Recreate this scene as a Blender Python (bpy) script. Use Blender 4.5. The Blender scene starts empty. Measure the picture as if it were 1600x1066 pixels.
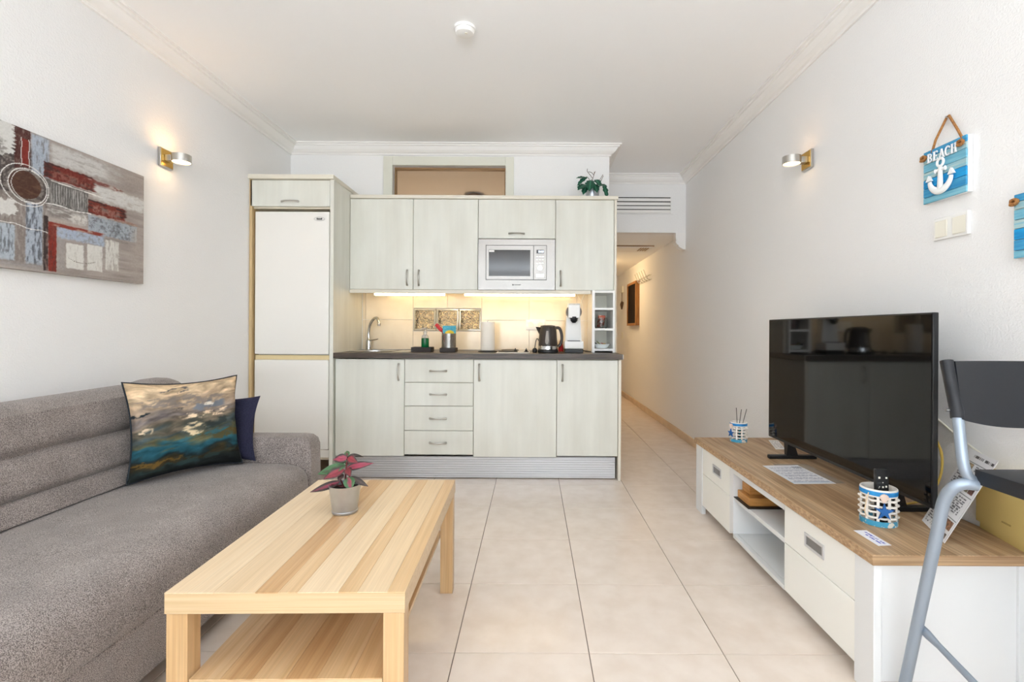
import bpy, bmesh, math, random
import numpy as np
from mathutils import Vector, Matrix

random.seed(7)
SC = bpy.context.scene
COL = SC.collection
PI = math.pi

# ------------------------------------------------------------------ camera
cam_d = bpy.data.cameras.new('camera')
cam = bpy.data.objects.new('camera', cam_d)
COL.objects.link(cam)
cam.location = (0.0, 0.0, 1.079)
cam.rotation_euler = (Matrix.Rotation(PI / 2, 4, 'X') @ Matrix.Rotation(0.0055, 4, 'Z')).to_euler()
cam_d.sensor_width = 36.0
cam_d.lens = 773.0 / 1600.0 * 36.0
cam_d.shift_x = -32.0 / 1600.0
cam_d.shift_y = -16.5 / 1600.0
cam_d.clip_start = 0.02
SC.camera = cam

# ------------------------------------------------------------------ view
SC.view_settings.view_transform = 'Standard'
SC.view_settings.look = 'None'
SC.view_settings.exposure = 0.0
SC.view_settings.gamma = 1.0
SC.view_settings.use_curve_mapping = False
SC.cycles.use_denoising = True
SC.cycles.denoising_input_passes = 'RGB_ALBEDO_NORMAL'
SC.cycles.denoising_prefilter = 'ACCURATE'
SC.cycles.max_bounces = 12
SC.cycles.diffuse_bounces = 8
SC.cycles.sample_clamp_indirect = 6.0
SC.cycles.caustics_reflective = False
SC.cycles.caustics_refractive = False

# ------------------------------------------------------------------ sky and daylight
world = bpy.data.worlds.new('world')
SC.world = world
world.use_nodes = True
wn = world.node_tree
wn.nodes.clear()
wo = wn.nodes.new('ShaderNodeOutputWorld')
wb = wn.nodes.new('ShaderNodeBackground')
ws = wn.nodes.new('ShaderNodeTexSky')
ws.sky_type = 'NISHITA'
ws.sun_disc = False
ws.sun_elevation = math.radians(40)
ws.sun_rotation = math.radians(60)
wb.inputs['Strength'].default_value = 0.06
wn.links.new(ws.outputs[0], wb.inputs['Color'])
wn.links.new(wb.outputs[0], wo.inputs['Surface'])


def area_light(name, loc, rot, sx, sy, power, color):
    d = bpy.data.lights.new(name, 'AREA')
    d.shape = 'RECTANGLE'
    d.size, d.size_y, d.energy, d.color = sx, sy, power, color
    o = bpy.data.objects.new(name, d)
    o.location, o.rotation_euler = loc, rot
    COL.objects.link(o)
    return o


def point_light(name, loc, power, color, r=0.04):
    d = bpy.data.lights.new(name, 'POINT')
    d.energy, d.color, d.shadow_soft_size = power, color, r
    o = bpy.data.objects.new(name, d)
    o.location = loc
    COL.objects.link(o)
    return o


# daylight entering through the balcony doors behind the camera
area_light('daylight', (-0.25, -4.8, 1.1), (PI / 2 + 1.3, 0, 0), 3.3, 2.2, 395.0, (0.81, 0.91, 1.0))
# added fill light above the camera, aimed up to bounce off the ceiling
area_light('ceiling_fill', (-0.1, 0.25, 1.95), (PI, 0, 0), 0.5, 0.5, 25.0, (0.83, 0.92, 1.0))

# ------------------------------------------------------------------ helpers: colours and noise


def lin(c):
    c = c / 255.0
    return c / 12.92 if c <= 0.04045 else ((c + 0.055) / 1.055) ** 2.4


def rgb(r, g, b):
    return (lin(r), lin(g), lin(b), 1.0)


def vnoise(x, y, seed=0, octaves=4):
    """value noise on arrays, 0..1"""
    tot = np.zeros_like(x, dtype=float)
    amp, norm = 1.0, 0.0
    for o in range(octaves):
        xi, yi = np.floor(x).astype(np.int64), np.floor(y).astype(np.int64)
        fx, fy = x - xi, y - yi
        fx, fy = fx * fx * (3 - 2 * fx), fy * fy * (3 - 2 * fy)

        def h(a, b):
            n = (a * 374761393 + b * 668265263 + (seed + o * 17) * 974634713) & 0x7fffffff
            n = ((n ^ (n >> 13)) * 1274126177) & 0x7fffffff
            n = n ^ (n >> 16)
            return (n & 0xffff) / 65535.0
        v = (h(xi, yi) * (1 - fx) + h(xi + 1, yi) * fx) * (1 - fy) + (h(xi, yi + 1) * (1 - fx) + h(xi + 1, yi + 1) * fx) * fy
        tot += v * amp
        norm += amp
        amp *= 0.5
        x, y = x * 2.03 + 5.1, y * 2.03 + 3.7
    return tot / norm


MATS = {}


def mat(name, color, rough=0.5, metal=0.0, color2=None, scale=(1, 1, 1), nscale=5.0, detail=4.0, contrast=(0.35, 0.65),
        bump=0.0, bscale=200.0, bdist=0.002, spec=0.5, coat=0.0, emit=None, estr=0.0, trans=0.0, ior=1.45, rand=0.0,
        vcol=False, wave=None, alpha=1.0, sheen=0.0, bstretch=(1, 1, 1)):
    if name in MATS:
        return MATS[name]
    m = bpy.data.materials.new(name)
    m.use_nodes = True
    nt = m.node_tree
    N, L = nt.nodes, nt.links
    b = N['Principled BSDF']
    b.inputs['Base Color'].default_value = color
    b.inputs['Roughness'].default_value = rough
    b.inputs['Metallic'].default_value = metal
    b.inputs['Specular IOR Level'].default_value = spec
    b.inputs['IOR'].default_value = ior
    b.inputs['Transmission Weight'].default_value = trans
    b.inputs['Coat Weight'].default_value = coat
    b.inputs['Coat Roughness'].default_value = 0.08
    b.inputs['Alpha'].default_value = alpha
    b.inputs['Sheen Weight'].default_value = sheen
    if emit:
        b.inputs['Emission Color'].default_value = emit
        b.inputs['Emission Strength'].default_value = estr
    tc = N.new('ShaderNodeTexCoord')
    src = None
    if vcol:
        a = N.new('ShaderNodeVertexColor')
        a.layer_name = 'Col'
        src = a.outputs['Color']
    if color2 is not None:
        mp = N.new('ShaderNodeMapping')
        mp.inputs['Scale'].default_value = scale
        L.new(tc.outputs['Object'], mp.inputs['Vector'])
        nz = N.new('ShaderNodeTexNoise')
        nz.inputs['Scale'].default_value = nscale
        nz.inputs['Detail'].default_value = detail
        L.new(mp.outputs[0], nz.inputs['Vector'])
        fac = nz.outputs['Fac']
        if rand > 0:
            oi = N.new('ShaderNodeObjectInfo')
            nz.noise_dimensions = '4D'
            mw = N.new('ShaderNodeMath')
            mw.operation = 'MULTIPLY'
            mw.inputs[1].default_value = 37.0
            L.new(oi.outputs['Random'], mw.inputs[0])
            L.new(mw.outputs[0], nz.inputs['W'])
        cr = N.new('ShaderNodeValToRGB')
        cr.color_ramp.elements[0].position = contrast[0]
        cr.color_ramp.elements[1].position = contrast[1]
        cr.color_ramp.elements[0].color = color
        cr.color_ramp.elements[1].color = color2
        L.new(fac, cr.inputs['Fac'])
        src = cr.outputs['Color']
        if wave:
            w = N.new('ShaderNodeTexNoise')
            mp2 = N.new('ShaderNodeMapping')
            mp2.inputs['Scale'].default_value = wave[0]
            L.new(tc.outputs['Object'], mp2.inputs['Vector'])
            L.new(mp2.outputs[0], w.inputs['Vector'])
            w.inputs['Scale'].default_value = 1.0
            w.inputs['Detail'].default_value = 2.0
            mr = N.new('ShaderNodeMapRange')
            mr.inputs['From Min'].default_value = 0.3
            mr.inputs['From Max'].default_value = 0.7
            mr.inputs['To Min'].default_value = 1.0 - wave[1]
            mr.inputs['To Max'].default_value = 1.0 + wave[1] * 0.4
            L.new(w.outputs['Fac'], mr.inputs['Value'])
            mx = N.new('ShaderNodeVectorMath')
            mx.operation = 'SCALE'
            L.new(src, mx.inputs[0])
            L.new(mr.outputs[0], mx.inputs['Scale'])
            src = mx.outputs[0]
    if rand > 0:
        oi = N.new('ShaderNodeObjectInfo')
        mr = N.new('ShaderNodeMapRange')
        mr.inputs['To Min'].default_value = 1.0 - rand
        mr.inputs['To Max'].default_value = 1.0 + rand * 0.5
        L.new(oi.outputs['Random'], mr.inputs['Value'])
        mx = N.new('ShaderNodeVectorMath')
        mx.operation = 'SCALE'
        if src is None:
            mx.inputs[0].default_value = color[:3]
        else:
            L.new(src, mx.inputs[0])
        L.new(mr.outputs[0], mx.inputs['Scale'])
        src = mx.outputs[0]
    if src is not None:
        L.new(src, b.inputs['Base Color'])
    if bump > 0:
        bn = N.new('ShaderNodeTexNoise')
        bn.inputs['Scale'].default_value = bscale
        bn.inputs['Detail'].default_value = 3.0
        mp3 = N.new('ShaderNodeMapping')
        mp3.inputs['Scale'].default_value = bstretch
        L.new(tc.outputs['Object'], mp3.inputs['Vector'])
        L.new(mp3.outputs[0], bn.inputs['Vector'])
        bp = N.new('ShaderNodeBump')
        bp.inputs['Strength'].default_value = bump
        bp.inputs['Distance'].default_value = bdist
        L.new(bn.outputs['Fac'], bp.inputs['Height'])
        L.new(bp.outputs[0], b.inputs['Normal'])
    MATS[name] = m
    return m


# ------------------------------------------------------------------ helpers: geometry


def new():
    return bmesh.new()


def box(bm, x0, x1, y0, y1, z0, z1, bev=0.0, seg=2):
    vs = [bm.verts.new(p) for p in ((x0, y0, z0), (x1, y0, z0), (x1, y1, z0), (x0, y1, z0),
                                    (x0, y0, z1), (x1, y0, z1), (x1, y1, z1), (x0, y1, z1))]
    fs = [bm.faces.new([vs[i] for i in f]) for f in ((3, 2, 1, 0), (4, 5, 6, 7), (0, 1, 5, 4), (1, 2, 6, 5), (2, 3, 7, 6), (3, 0, 4, 7))]
    if bev > 0:
        es = {e for f in fs for e in f.edges}
        bmesh.ops.bevel(bm, geom=list(es), offset=bev, segments=seg, profile=0.6, affect='EDGES')
    return bm


def bx(x0, x1, y0, y1, z0, z1, bev=0.0, seg=2):
    return box(new(), x0, x1, y0, y1, z0, z1, bev, seg)


def catmull(pts, n=6):
    pts = [Vector(p) for p in pts]
    out = []
    for i in range(len(pts) - 1):
        p0 = pts[max(i - 1, 0)]
        p1, p2 = pts[i], pts[i + 1]
        p3 = pts[min(i + 2, len(pts) - 1)]
        for k in range(n):
            t = k / n
            out.append(0.5 * ((2 * p1) + (p2 - p0) * t + (2 * p0 - 5 * p1 + 4 * p2 - p3) * t * t + (3 * p1 - p0 - 3 * p2 + p3) * t ** 3))
    out.append(pts[-1])
    return out


def tube(bm, pts, r, seg=10, closed=False, flat=None):
    """sweep a circle (or radii list r) along pts; flat=(normal, factor) squashes it"""
    pts = [Vector(p) for p in pts]
    n = len(pts)
    rs = r if isinstance(r, (list, tuple)) else [r] * n
    rings = []
    up = None
    for i, p in enumerate(pts):
        if closed:
            t = (pts[(i + 1) % n] - pts[i - 1]).normalized()
        else:
            t = (pts[min(i + 1, n - 1)] - pts[max(i - 1, 0)]).normalized()
        if up is None:
            up = Vector((0, 0, 1)) if abs(t.z) < 0.9 else Vector((1, 0, 0))
        s = t.cross(up).normalized()
        up = s.cross(t).normalized()
        ring = []
        for k in range(seg):
            a = 2 * PI * k / seg
            o = s * math.cos(a) * rs[i] + up * math.sin(a) * rs[i]
            if flat:
                nn = Vector(flat[0]).normalized()
                o -= nn * o.dot(nn) * (1 - flat[1])
            ring.append(bm.verts.new(p + o))
        rings.append(ring)
    m = n if closed else n - 1
    for i in range(m):
        a, b = rings[i], rings[(i + 1) % n]
        for k in range(seg):
            bm.faces.new((a[k], a[(k + 1) % seg], b[(k + 1) % seg], b[k]))
    if not closed:
        bm.faces.new(list(reversed(rings[0])))
        bm.faces.new(rings[-1])
    return bm


def lathe(bm, prof, seg=28, c=(0, 0, 0), caps=True):
    rings = []
    for r, z in prof:
        if r < 1e-5:
            rings.append([bm.verts.new((c[0], c[1], c[2] + z))])
        else:
            rings.append([bm.verts.new((c[0] + r * math.cos(2 * PI * k / seg), c[1] + r * math.sin(2 * PI * k / seg), c[2] + z)) for k in range(seg)])
    for a, b in zip(rings[:-1], rings[1:]):
        for k in range(seg):
            q = (k + 1) % seg
            if len(a) == 1 and len(b) == 1:
                continue
            if len(a) == 1:
                bm.faces.new((a[0], b[q], b[k]))
            elif len(b) == 1:
                bm.faces.new((a[k], a[q], b[0]))
            else:
                bm.faces.new((a[k], a[q], b[q], b[k]))
    if caps:
        if len(rings[0]) > 1:
            bm.faces.new(list(reversed(rings[0])))
        if len(rings[-1]) > 1:
            bm.faces.new(rings[-1])
    return bm


def prism(bm, poly, fa, fb):
    """poly of 2-D points; fa, fb map (u, v) to the two end positions"""
    A = [bm.verts.new(fa(*p)) for p in poly]
    B = [bm.verts.new(fb(*p)) for p in poly]
    bm.faces.new(A)
    bm.faces.new(list(reversed(B)))
    n = len(poly)
    for i in range(n):
        j = (i + 1) % n
        bm.faces.new((A[j], A[i], B[i], B[j]))
    return bm


def loft(bm, rings, cap=True):
    R = [[bm.verts.new(p) for p in r] for r in rings]
    n = len(R[0])
    for a, b in zip(R[:-1], R[1:]):
        for k in range(n):
            q = (k + 1) % n
            bm.faces.new((a[k], a[q], b[q], b[k]))
    if cap:
        bm.faces.new(list(reversed(R[0])))
        bm.faces.new(R[-1])
    return bm


XF = {}


def finish(name, bm, m, xf=None, smooth=True):
    if xf is not None:
        bm.transform(xf.inverted())
    bmesh.ops.recalc_face_normals(bm, faces=bm.faces[:])
    me = bpy.data.meshes.new(name)
    bm.to_mesh(me)
    bm.free()
    if m is not None:
        me.materials.append(m)
    if smooth:
        me.polygons.foreach_set('use_smooth', [True] * len(me.polygons))
        me.set_sharp_from_angle(angle=math.radians(38))
    return me


def thing(name, label, cat, loc=(0, 0, 0), rz=0.0, group=None, kind=None):
    o = bpy.data.objects.new(name, None)
    COL.objects.link(o)
    o.location = loc
    o.rotation_euler = (0, 0, rz)
    o.empty_display_size = 0.05
    XF[o.name] = Matrix.Translation(loc) @ Matrix.Rotation(rz, 4, 'Z')
    if kind:
        o['kind'] = kind
    else:
        o['label'], o['category'] = label, cat
    if group:
        o['group'] = group
    return o


def part(name, bm, m, parent, world=True, smooth=True, label=None, kind=None):
    """a part (or sub-part) whose geometry is given in world space, or in the space of its thing"""
    xf = XF[parent.name]
    me = finish(name, bm, m, xf if world else None, smooth)
    o = bpy.data.objects.new(name, me)
    COL.objects.link(o)
    o.parent = parent
    XF[o.name] = xf
    if label:
        o['label'] = label
    if kind:
        o['kind'] = kind
    return o


def solo(name, bm, m, label, cat, loc, group=None, smooth=True):
    xf = Matrix.Translation(loc)
    me = finish(name, bm, m, xf, smooth)
    o = bpy.data.objects.new(name, me)
    COL.objects.link(o)
    o.location = loc
    XF[o.name] = xf
    o['label'], o['category'] = label, cat
    if group:
        o['group'] = group
    return o


def struct(name, bm, m, smooth=False):
    me = finish(name, bm, m, None, smooth)
    o = bpy.data.objects.new(name, me)
    COL.objects.link(o)
    XF[o.name] = Matrix.Identity(4)
    o['kind'] = 'structure'
    return o


def colour_mesh(name, verts, faces, cols, m, parent=None, smooth=True, xf=None):
    """mesh with a point colour attribute (flat print), world-space verts"""
    xf = XF[parent.name] if parent is not None else xf
    inv = np.array(xf.inverted())
    v = np.asarray(verts) @ inv[:3, :3].T + inv[:3, 3]
    me = bpy.data.meshes.new(name)
    me.from_pydata([tuple(p) for p in v], [], [tuple(f) for f in faces])
    ca = me.color_attributes.new('Col', 'FLOAT_COLOR', 'POINT')
    c = np.ones((len(v), 4), np.float32)
    c[:, :3] = cols
    ca.data.foreach_set('color', c.ravel())
    me.materials.append(m)
    if smooth:
        me.polygons.foreach_set('use_smooth', [True] * len(me.polygons))
    o = bpy.data.objects.new(name, me)
    COL.objects.link(o)
    XF[o.name] = xf
    if parent is not None:
        o.parent = parent
    return o


def grid_faces(nu, nv, off=0, flip=False):
    F = []
    for i in range(nu - 1):
        for j in range(nv - 1):
            a = off + i * nv + j
            f = (a, a + nv, a + nv + 1, a + 1)
            F.append(tuple(reversed(f)) if flip else f)
    return F


def s2l(c):
    c = np.asarray(c, float) / 255.0
    return np.where(c <= 0.04045, c / 12.92, ((c + 0.055) / 1.055) ** 2.4)


# ------------------------------------------------------------------ materials
M_WALL = mat('wall_plaster', rgb(240, 239, 238), 0.85, bump=0.5, bscale=150, bdist=0.004, spec=0.2)
M_CEIL = mat('ceiling_paint', rgb(250, 250, 250), 0.9, bump=0.1, bscale=30, bdist=0.003, spec=0.2)
M_CROWN = mat('plaster_moulding', rgb(243, 241, 238), 0.8, spec=0.25)
M_GROUT = mat('tile_grout', rgb(120, 106, 94), 0.9)
M_TILE = mat('floor_tile', rgb(232, 219, 207), 0.2, color2=rgb(224, 209, 195), nscale=11.0, detail=8, rand=0.016, spec=0.45)
M_SKIRT = mat('skirting_tile', rgb(214, 190, 160), 0.3, color2=rgb(200, 175, 145), nscale=6)
M_SPLASH = mat('wall_tile', rgb(232, 219, 196), 0.16, color2=rgb(224, 209, 184), nscale=9.0, detail=5, rand=0.02)
M_CAB = mat('pale_wood_laminate', rgb(228, 228, 219), 0.42, color2=rgb(212, 210, 198), scale=(3.2, 3.2, 0.9), nscale=2.0, detail=7,
            contrast=(0.38, 0.85), wave=((26, 26, 1.2), 0.035), rand=0.015)
M_CABEDGE = mat('laminate_edge', rgb(226, 220, 205), 0.45)
M_CABIN = mat('cabinet_inside', rgb(222, 212, 192), 0.5)
M_COUNTER = mat('dark_worktop', rgb(66, 56, 49), 0.33, color2=rgb(98, 84, 73), scale=(1.5, 20, 20), nscale=5, detail=6, contrast=(0.4, 0.75))
M_STEEL = mat('brushed_steel', rgb(196, 194, 190), 0.28, 1.0, bump=0.05, bscale=60, bstretch=(1, 1, 30), bdist=0.001)
M_STEELD = mat('microwave_steel', rgb(138, 133, 128), 0.24, 1.0, bump=0.04, bscale=60, bstretch=(1, 1, 30), bdist=0.001)
M_CHROME = mat('chrome', rgb(205, 205, 205), 0.12, 1.0)
M_NICKEL = mat('satin_nickel', rgb(196, 193, 187), 0.3, 1.0)
M_ALU = mat('ribbed_aluminium', rgb(214, 214, 216), 0.38, 0.55)
M_FRIDGE = mat('fridge_enamel', rgb(240, 237, 231), 0.22, spec=0.5)
M_FRIDGETRIM = mat('aged_cream_plastic', rgb(226, 206, 160), 0.4)
M_DARK = mat('dark_gap', rgb(40, 34, 30), 0.8)
M_BRASS = mat('polished_brass', rgb(222, 178, 96), 0.22, 1.0)
M_BLACK = mat('black_plastic', rgb(26, 26, 28), 0.4)
M_BLACKG = mat('gloss_black', rgb(12, 12, 13), 0.12)
M_SCREEN = mat('screen_glass', rgb(12, 12, 12), 0.05, spec=0.4, ior=1.45)
M_WHITEP = mat('white_plastic', rgb(242, 241, 238), 0.35)
M_OFFWHITE = mat('ivory_plastic', rgb(236, 232, 218), 0.35)
M_STANDW = mat('white_foil', rgb(225, 226, 226), 0.5)
M_STANDC = mat('cream_foil', rgb(240, 239, 233), 0.45)
M_OAK = [mat('oak_foil_%s' % n, rgb(*a), 0.45, color2=rgb(*b), scale=(16, 0.9, 16), nscale=2.2, detail=9, contrast=(0.36, 0.66),
             wave=((130, 4, 130), 0.30)) for n, a, b in (
    ('light', (204, 174, 138), (172, 138, 102)), ('mid', (194, 162, 124), (158, 124, 90)), ('warm', (200, 168, 130), (160, 126, 92)))]
M_OAKX = mat('oak_foil_edge', rgb(204, 172, 134), 0.45, color2=rgb(150, 114, 80), scale=(1.2, 22, 60), nscale=2.2, detail=7, contrast=(0.3, 0.72),
             wave=((3, 110, 160), 0.2))
PALE, PALED = (226, 202, 168), (218, 190, 152)
TAN, TAND = (208, 170, 124), (186, 144, 98)


def lack(n, a, b, sc=(34, 0.8, 34), wv=((260, 4, 260), 0.10)):
    return mat('beech_foil_' + n, rgb(*a), 0.34, color2=rgb(*b), scale=sc, nscale=2.0, detail=8, contrast=(0.34, 0.7), wave=wv)


M_LP = lack('pale', PALE, PALED)
M_LQ = lack('cream', (222, 196, 160), (212, 184, 146))
M_LT = lack('tan', TAN, TAND)
M_LM = lack('honey', (216, 184, 142), (200, 162, 116))
M_LX = lack('edge', (212, 186, 149), (198, 169, 129), (1.0, 26, 60), ((4, 150, 330), 0.08))
M_LZ = lack('leg', (210, 176, 132), (194, 156, 110), (30, 30, 1.0), ((220, 220, 4), 0.12))
M_SOFA = mat('grey_weave', rgb(170, 159, 153), 0.95, color2=rgb(94, 85, 82), scale=(1, 1, 1), nscale=440.0, detail=2, contrast=(0.40, 0.61),
             bump=0.5, bscale=420, bdist=0.002, sheen=0.2, wave=((9, 9, 9), 0.14), spec=0.2)
M_NAVY = mat('navy_cloth', rgb(48, 48, 68), 0.9, color2=rgb(38, 38, 56), nscale=200, bump=0.3, bscale=400, spec=0.2)
M_PIPE = mat('piping_cord', rgb(34, 40, 46), 0.9)
M_PRINT = mat('printed_cloth', rgb(255, 255, 255), 0.9, vcol=True, bump=0.2, bscale=500, spec=0.2)
M_PAINT = mat('painted_canvas', rgb(255, 255, 255), 0.7, vcol=True, bump=0.25, bscale=250, bdist=0.002, spec=0.3)
M_PAPER = mat('printed_paper', rgb(255, 255, 255), 0.35, vcol=True, spec=0.4)
M_LEAF = mat('leaf_skin', rgb(255, 255, 255), 0.5, vcol=True)
M_CANVAS = mat('canvas_edge', rgb(176, 166, 158), 0.9)
M_ZINC = mat('zinc_pot', rgb(196, 200, 206), 0.3, 0.85, color2=rgb(180, 184, 190), nscale=14)
M_SOIL = mat('soil', rgb(44, 32, 26), 1.0)
M_STEM = mat('plant_stem', rgb(96, 34, 38), 0.6)
M_TWIG = mat('dry_twig', rgb(104, 84, 70), 0.9)
M_ROPE = mat('jute_rope', rgb(176, 124, 72), 0.95, color2=rgb(140, 92, 50), nscale=160)
M_CORD = mat('natural_cord', rgb(226, 206, 176), 0.95)
M_SKY = mat('painted_sky_blue', rgb(28, 160, 218), 0.55, color2=rgb(16, 132, 196), scale=(1, 2, 30), nscale=4)
M_TURQ = mat('painted_turquoise', rgb(134, 192, 208), 0.6, color2=rgb(92, 166, 196), scale=(1, 2, 40), nscale=4)
M_SAGE = mat('painted_sea_grey', rgb(178, 200, 198), 0.6, color2=rgb(128, 180, 196), scale=(1, 2, 40), nscale=4)
M_TEAL = mat('painted_teal', rgb(72, 160, 200), 0.6, color2=rgb(40, 136, 190), scale=(1, 2, 40), nscale=4)
M_SIGNW = mat('sign_white', rgb(240, 242, 242), 0.6)
M_SIGNL = mat('sign_lettering', rgb(236, 238, 240), 0.6)
M_BLUE = mat('band_blue', rgb(46, 150, 214), 0.5, color2=rgb(30, 120, 190), nscale=40)
M_STAR = mat('star_blue', rgb(28, 98, 168), 0.5)
M_WICKER = mat('white_wicker', rgb(240, 234, 226), 0.7)
M_SHELLS = mat('band_shells', rgb(70, 160, 196), 0.5, color2=rgb(226, 222, 210), nscale=60, contrast=(0.52, 0.56))
M_TUBE = mat('grey_powder_steel', rgb(156, 168, 182), 0.34, 0.5)
M_SEAT = mat('charcoal_plastic', rgb(29, 31, 36), 0.42, bump=0.1, bscale=600)
M_BEIGE = mat('beige_box', rgb(214, 190, 122), 0.5)
M_BEIGED = mat('beige_emboss', rgb(176, 150, 92), 0.5)
M_GLASS = mat('clear_glass', rgb(250, 250, 250), 0.02, trans=1.0, ior=1.45)
M_BLOCK = mat('glass_block', rgb(248, 246, 232), 0.03, trans=1.0, ior=1.48, bump=1.0, bscale=26, bdist=0.03)
M_BLOCKRIM = mat('glass_block_rim', rgb(212, 206, 184), 0.12, trans=0.5, ior=1.48)
M_KETTLE = mat('kettle_brown', rgb(62, 52, 46), 0.28)
M_SMOKE = mat('smoky_window', rgb(150, 140, 130), 0.15, spec=0.6)
M_GREEN = mat('green_soap', rgb(8, 98, 52), 0.15)
M_CLEARP = mat('clear_plastic', rgb(245, 240, 232), 0.12, trans=0.6)
M_RED = mat('red_plastic', rgb(200, 38, 36), 0.45)
M_REDCLOTH = mat('red_cloth', rgb(176, 34, 36), 0.9, bump=0.4, bscale=80)
M_CYAN = mat('cyan_sponge', rgb(104, 190, 206), 0.8, color2=rgb(70, 160, 184), nscale=120)
M_YELL = mat('yellow_sponge', rgb(232, 200, 70), 0.85)
M_ROLL = mat('kitchen_paper', rgb(240, 232, 220), 0.95, bump=0.4, bscale=120)
M_ORANGE = mat('orange_packet', rgb(214, 92, 52), 0.4, color2=rgb(236, 196, 170), nscale=50, contrast=(0.5, 0.56))
M_BOWL = mat('white_bowl', rgb(232, 238, 238), 0.2)
M_WOODBOX = mat('bamboo_wood', rgb(200, 146, 82), 0.45, color2=rgb(176, 122, 62), scale=(3, 3, 30), nscale=4)
M_FRAMEW = mat('honey_frame', rgb(166, 116, 54), 0.5, color2=rgb(140, 92, 42), scale=(20, 20, 2), nscale=3)
M_MIRROR = mat('dark_picture', rgb(38, 26, 18), 0.7, color2=rgb(26, 18, 14), nscale=8, spec=0.1)
M_SASH = mat('brown_sash', rgb(150, 116, 78), 0.5)
M_CASING = mat('casing_paint', rgb(222, 221, 208), 0.55)
M_LED = mat('led_tube', rgb(255, 240, 214), 0.4, emit=(1.0, 0.76, 0.42, 1), estr=16.0)
M_LENS_ON = mat('lamp_lens', rgb(255, 244, 224), 0.3, emit=(1.0, 0.62, 0.28, 1), estr=15.0)
M_LENS_DIM = mat('lamp_lens_dim', rgb(240, 232, 218), 0.3, emit=(1.0, 0.66, 0.32, 1), estr=5.0)
M_LENS_TOP = mat('lamp_lens_top', rgb(255, 244, 224), 0.3, emit=(1.0, 0.56, 0.21, 1), estr=25.0)
M_LENS_TOP2 = mat('lamp_lens_soft', rgb(240, 232, 218), 0.3, emit=(1.0, 0.54, 0.19, 1), estr=6.0)
M_DISPLAY = mat('clock_digits', rgb(220, 230, 255), 0.4, emit=(0.8, 0.88, 1.0, 1), estr=2.5)
M_YCABLE = mat('yellow_cable', rgb(222, 190, 96), 0.5)

# ------------------------------------------------------------------ room shell
XL, XR, YB, YH, ZC = -2.03, 1.515, 4.14, 4.91, 2.62      # left wall, right wall, kitchen wall, header, ceiling
XK, YE, YF, ZK = 0.635, 8.85, -5.0, 2.057                # kitchen wall end, corridor end, front wall, corridor ceiling
XW0, XW1, ZW0, ZW1 = -1.92, 1.42, 0.06, 2.5             # balcony opening

floor = struct('floor', bx(XL - 0.1, XR + 0.1, YF - 0.1, YE + 0.1, -0.12, -0.003), M_GROUT)
xs = [XL] + [-0.2545 + 0.45 * k for k in range(-3, 4)] + [XR]
ys = [YF] + [3.0041 - 0.45 * k for k in range(17, -13, -1)] + [YE]
tile_cache = {}
for i in range(len(xs) - 1):
    for j in range(len(ys) - 1):
        cx, cy = (xs[i] + xs[i + 1]) / 2, (ys[j] + ys[j + 1]) / 2
        if cy > YB + 0.1 and cx < XK - 0.15:
            continue
        w, d = round(xs[i + 1] - xs[i] - 0.003, 4), round(ys[j + 1] - ys[j] - 0.003, 4)
        if (w, d) not in tile_cache:
            tile_cache[(w, d)] = finish('floor_tile', bx(-w / 2, w / 2, -d / 2, d / 2, -0.004, 0, 0.0008, 1), M_TILE, None, False)
        o = bpy.data.objects.new('floor_tile', tile_cache[(w, d)])
        COL.objects.link(o)
        o.location = (cx, cy, 0)
        o.parent = floor

struct('ceiling', bx(XL - 0.1, XR + 0.1, YF - 0.1, 7.6, ZC, ZC + 0.1), M_CEIL)
struct('ceiling_corridor', bx(XK, XR, YH + 0.09, YE, ZK, ZK + 0.08), M_CEIL)
struct('wall_left', bx(XL - 0.1, XL, YF - 0.1, 7.6, 0, ZC), M_WALL)
struct('wall_right', bx(XR, XR + 0.1, YF - 0.1, YE + 0.1, 0, ZC), M_WALL)
struct('wall_header', bx(XK, XR, YH, YH + 0.09, ZK, ZC), M_WALL)
struct('wall_corridor', bx(XK - 0.1, XK, YB + 0.1, YE, 0, ZC), M_WALL)
struct('wall_end', bx(XK - 0.1, XR, YE, YE + 0.1, 0, ZC), M_WALL)
struct('wall_bedroom', bx(XL, XK - 0.1, 7.5, 7.6, 0, ZC), M_WALL)
# kitchen wall with the openings of the high window and of the glass blocks
GB0, GB1, GZ0, GZ1 = -0.994, -0.428, 1.070, 1.259
WX0, WX1, WZ0, WZ1 = -1.175, -0.232, 2.0, 2.453
w = new()
for a in ((XL, GB0, 0, ZC), (GB1, XK, 0, ZC)):
    pass
box(w, XL, WX0, YB, YB + 0.1, 0, ZC)
box(w, WX1, XK, YB, YB + 0.1, 0, ZC)
box(w, WX0, WX1, YB, YB + 0.1, WZ1, ZC)
box(w, WX0, WX1, YB, YB + 0.1, GZ1, WZ0)
box(w, WX0, WX1, YB, YB + 0.1, 0, GZ0)
box(w, WX0, GB0, YB, YB + 0.1, GZ0, GZ1)
box(w, GB1, WX1, YB, YB + 0.1, GZ0, GZ1)
wall_back = struct('wall_back', w, M_WALL)
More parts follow.
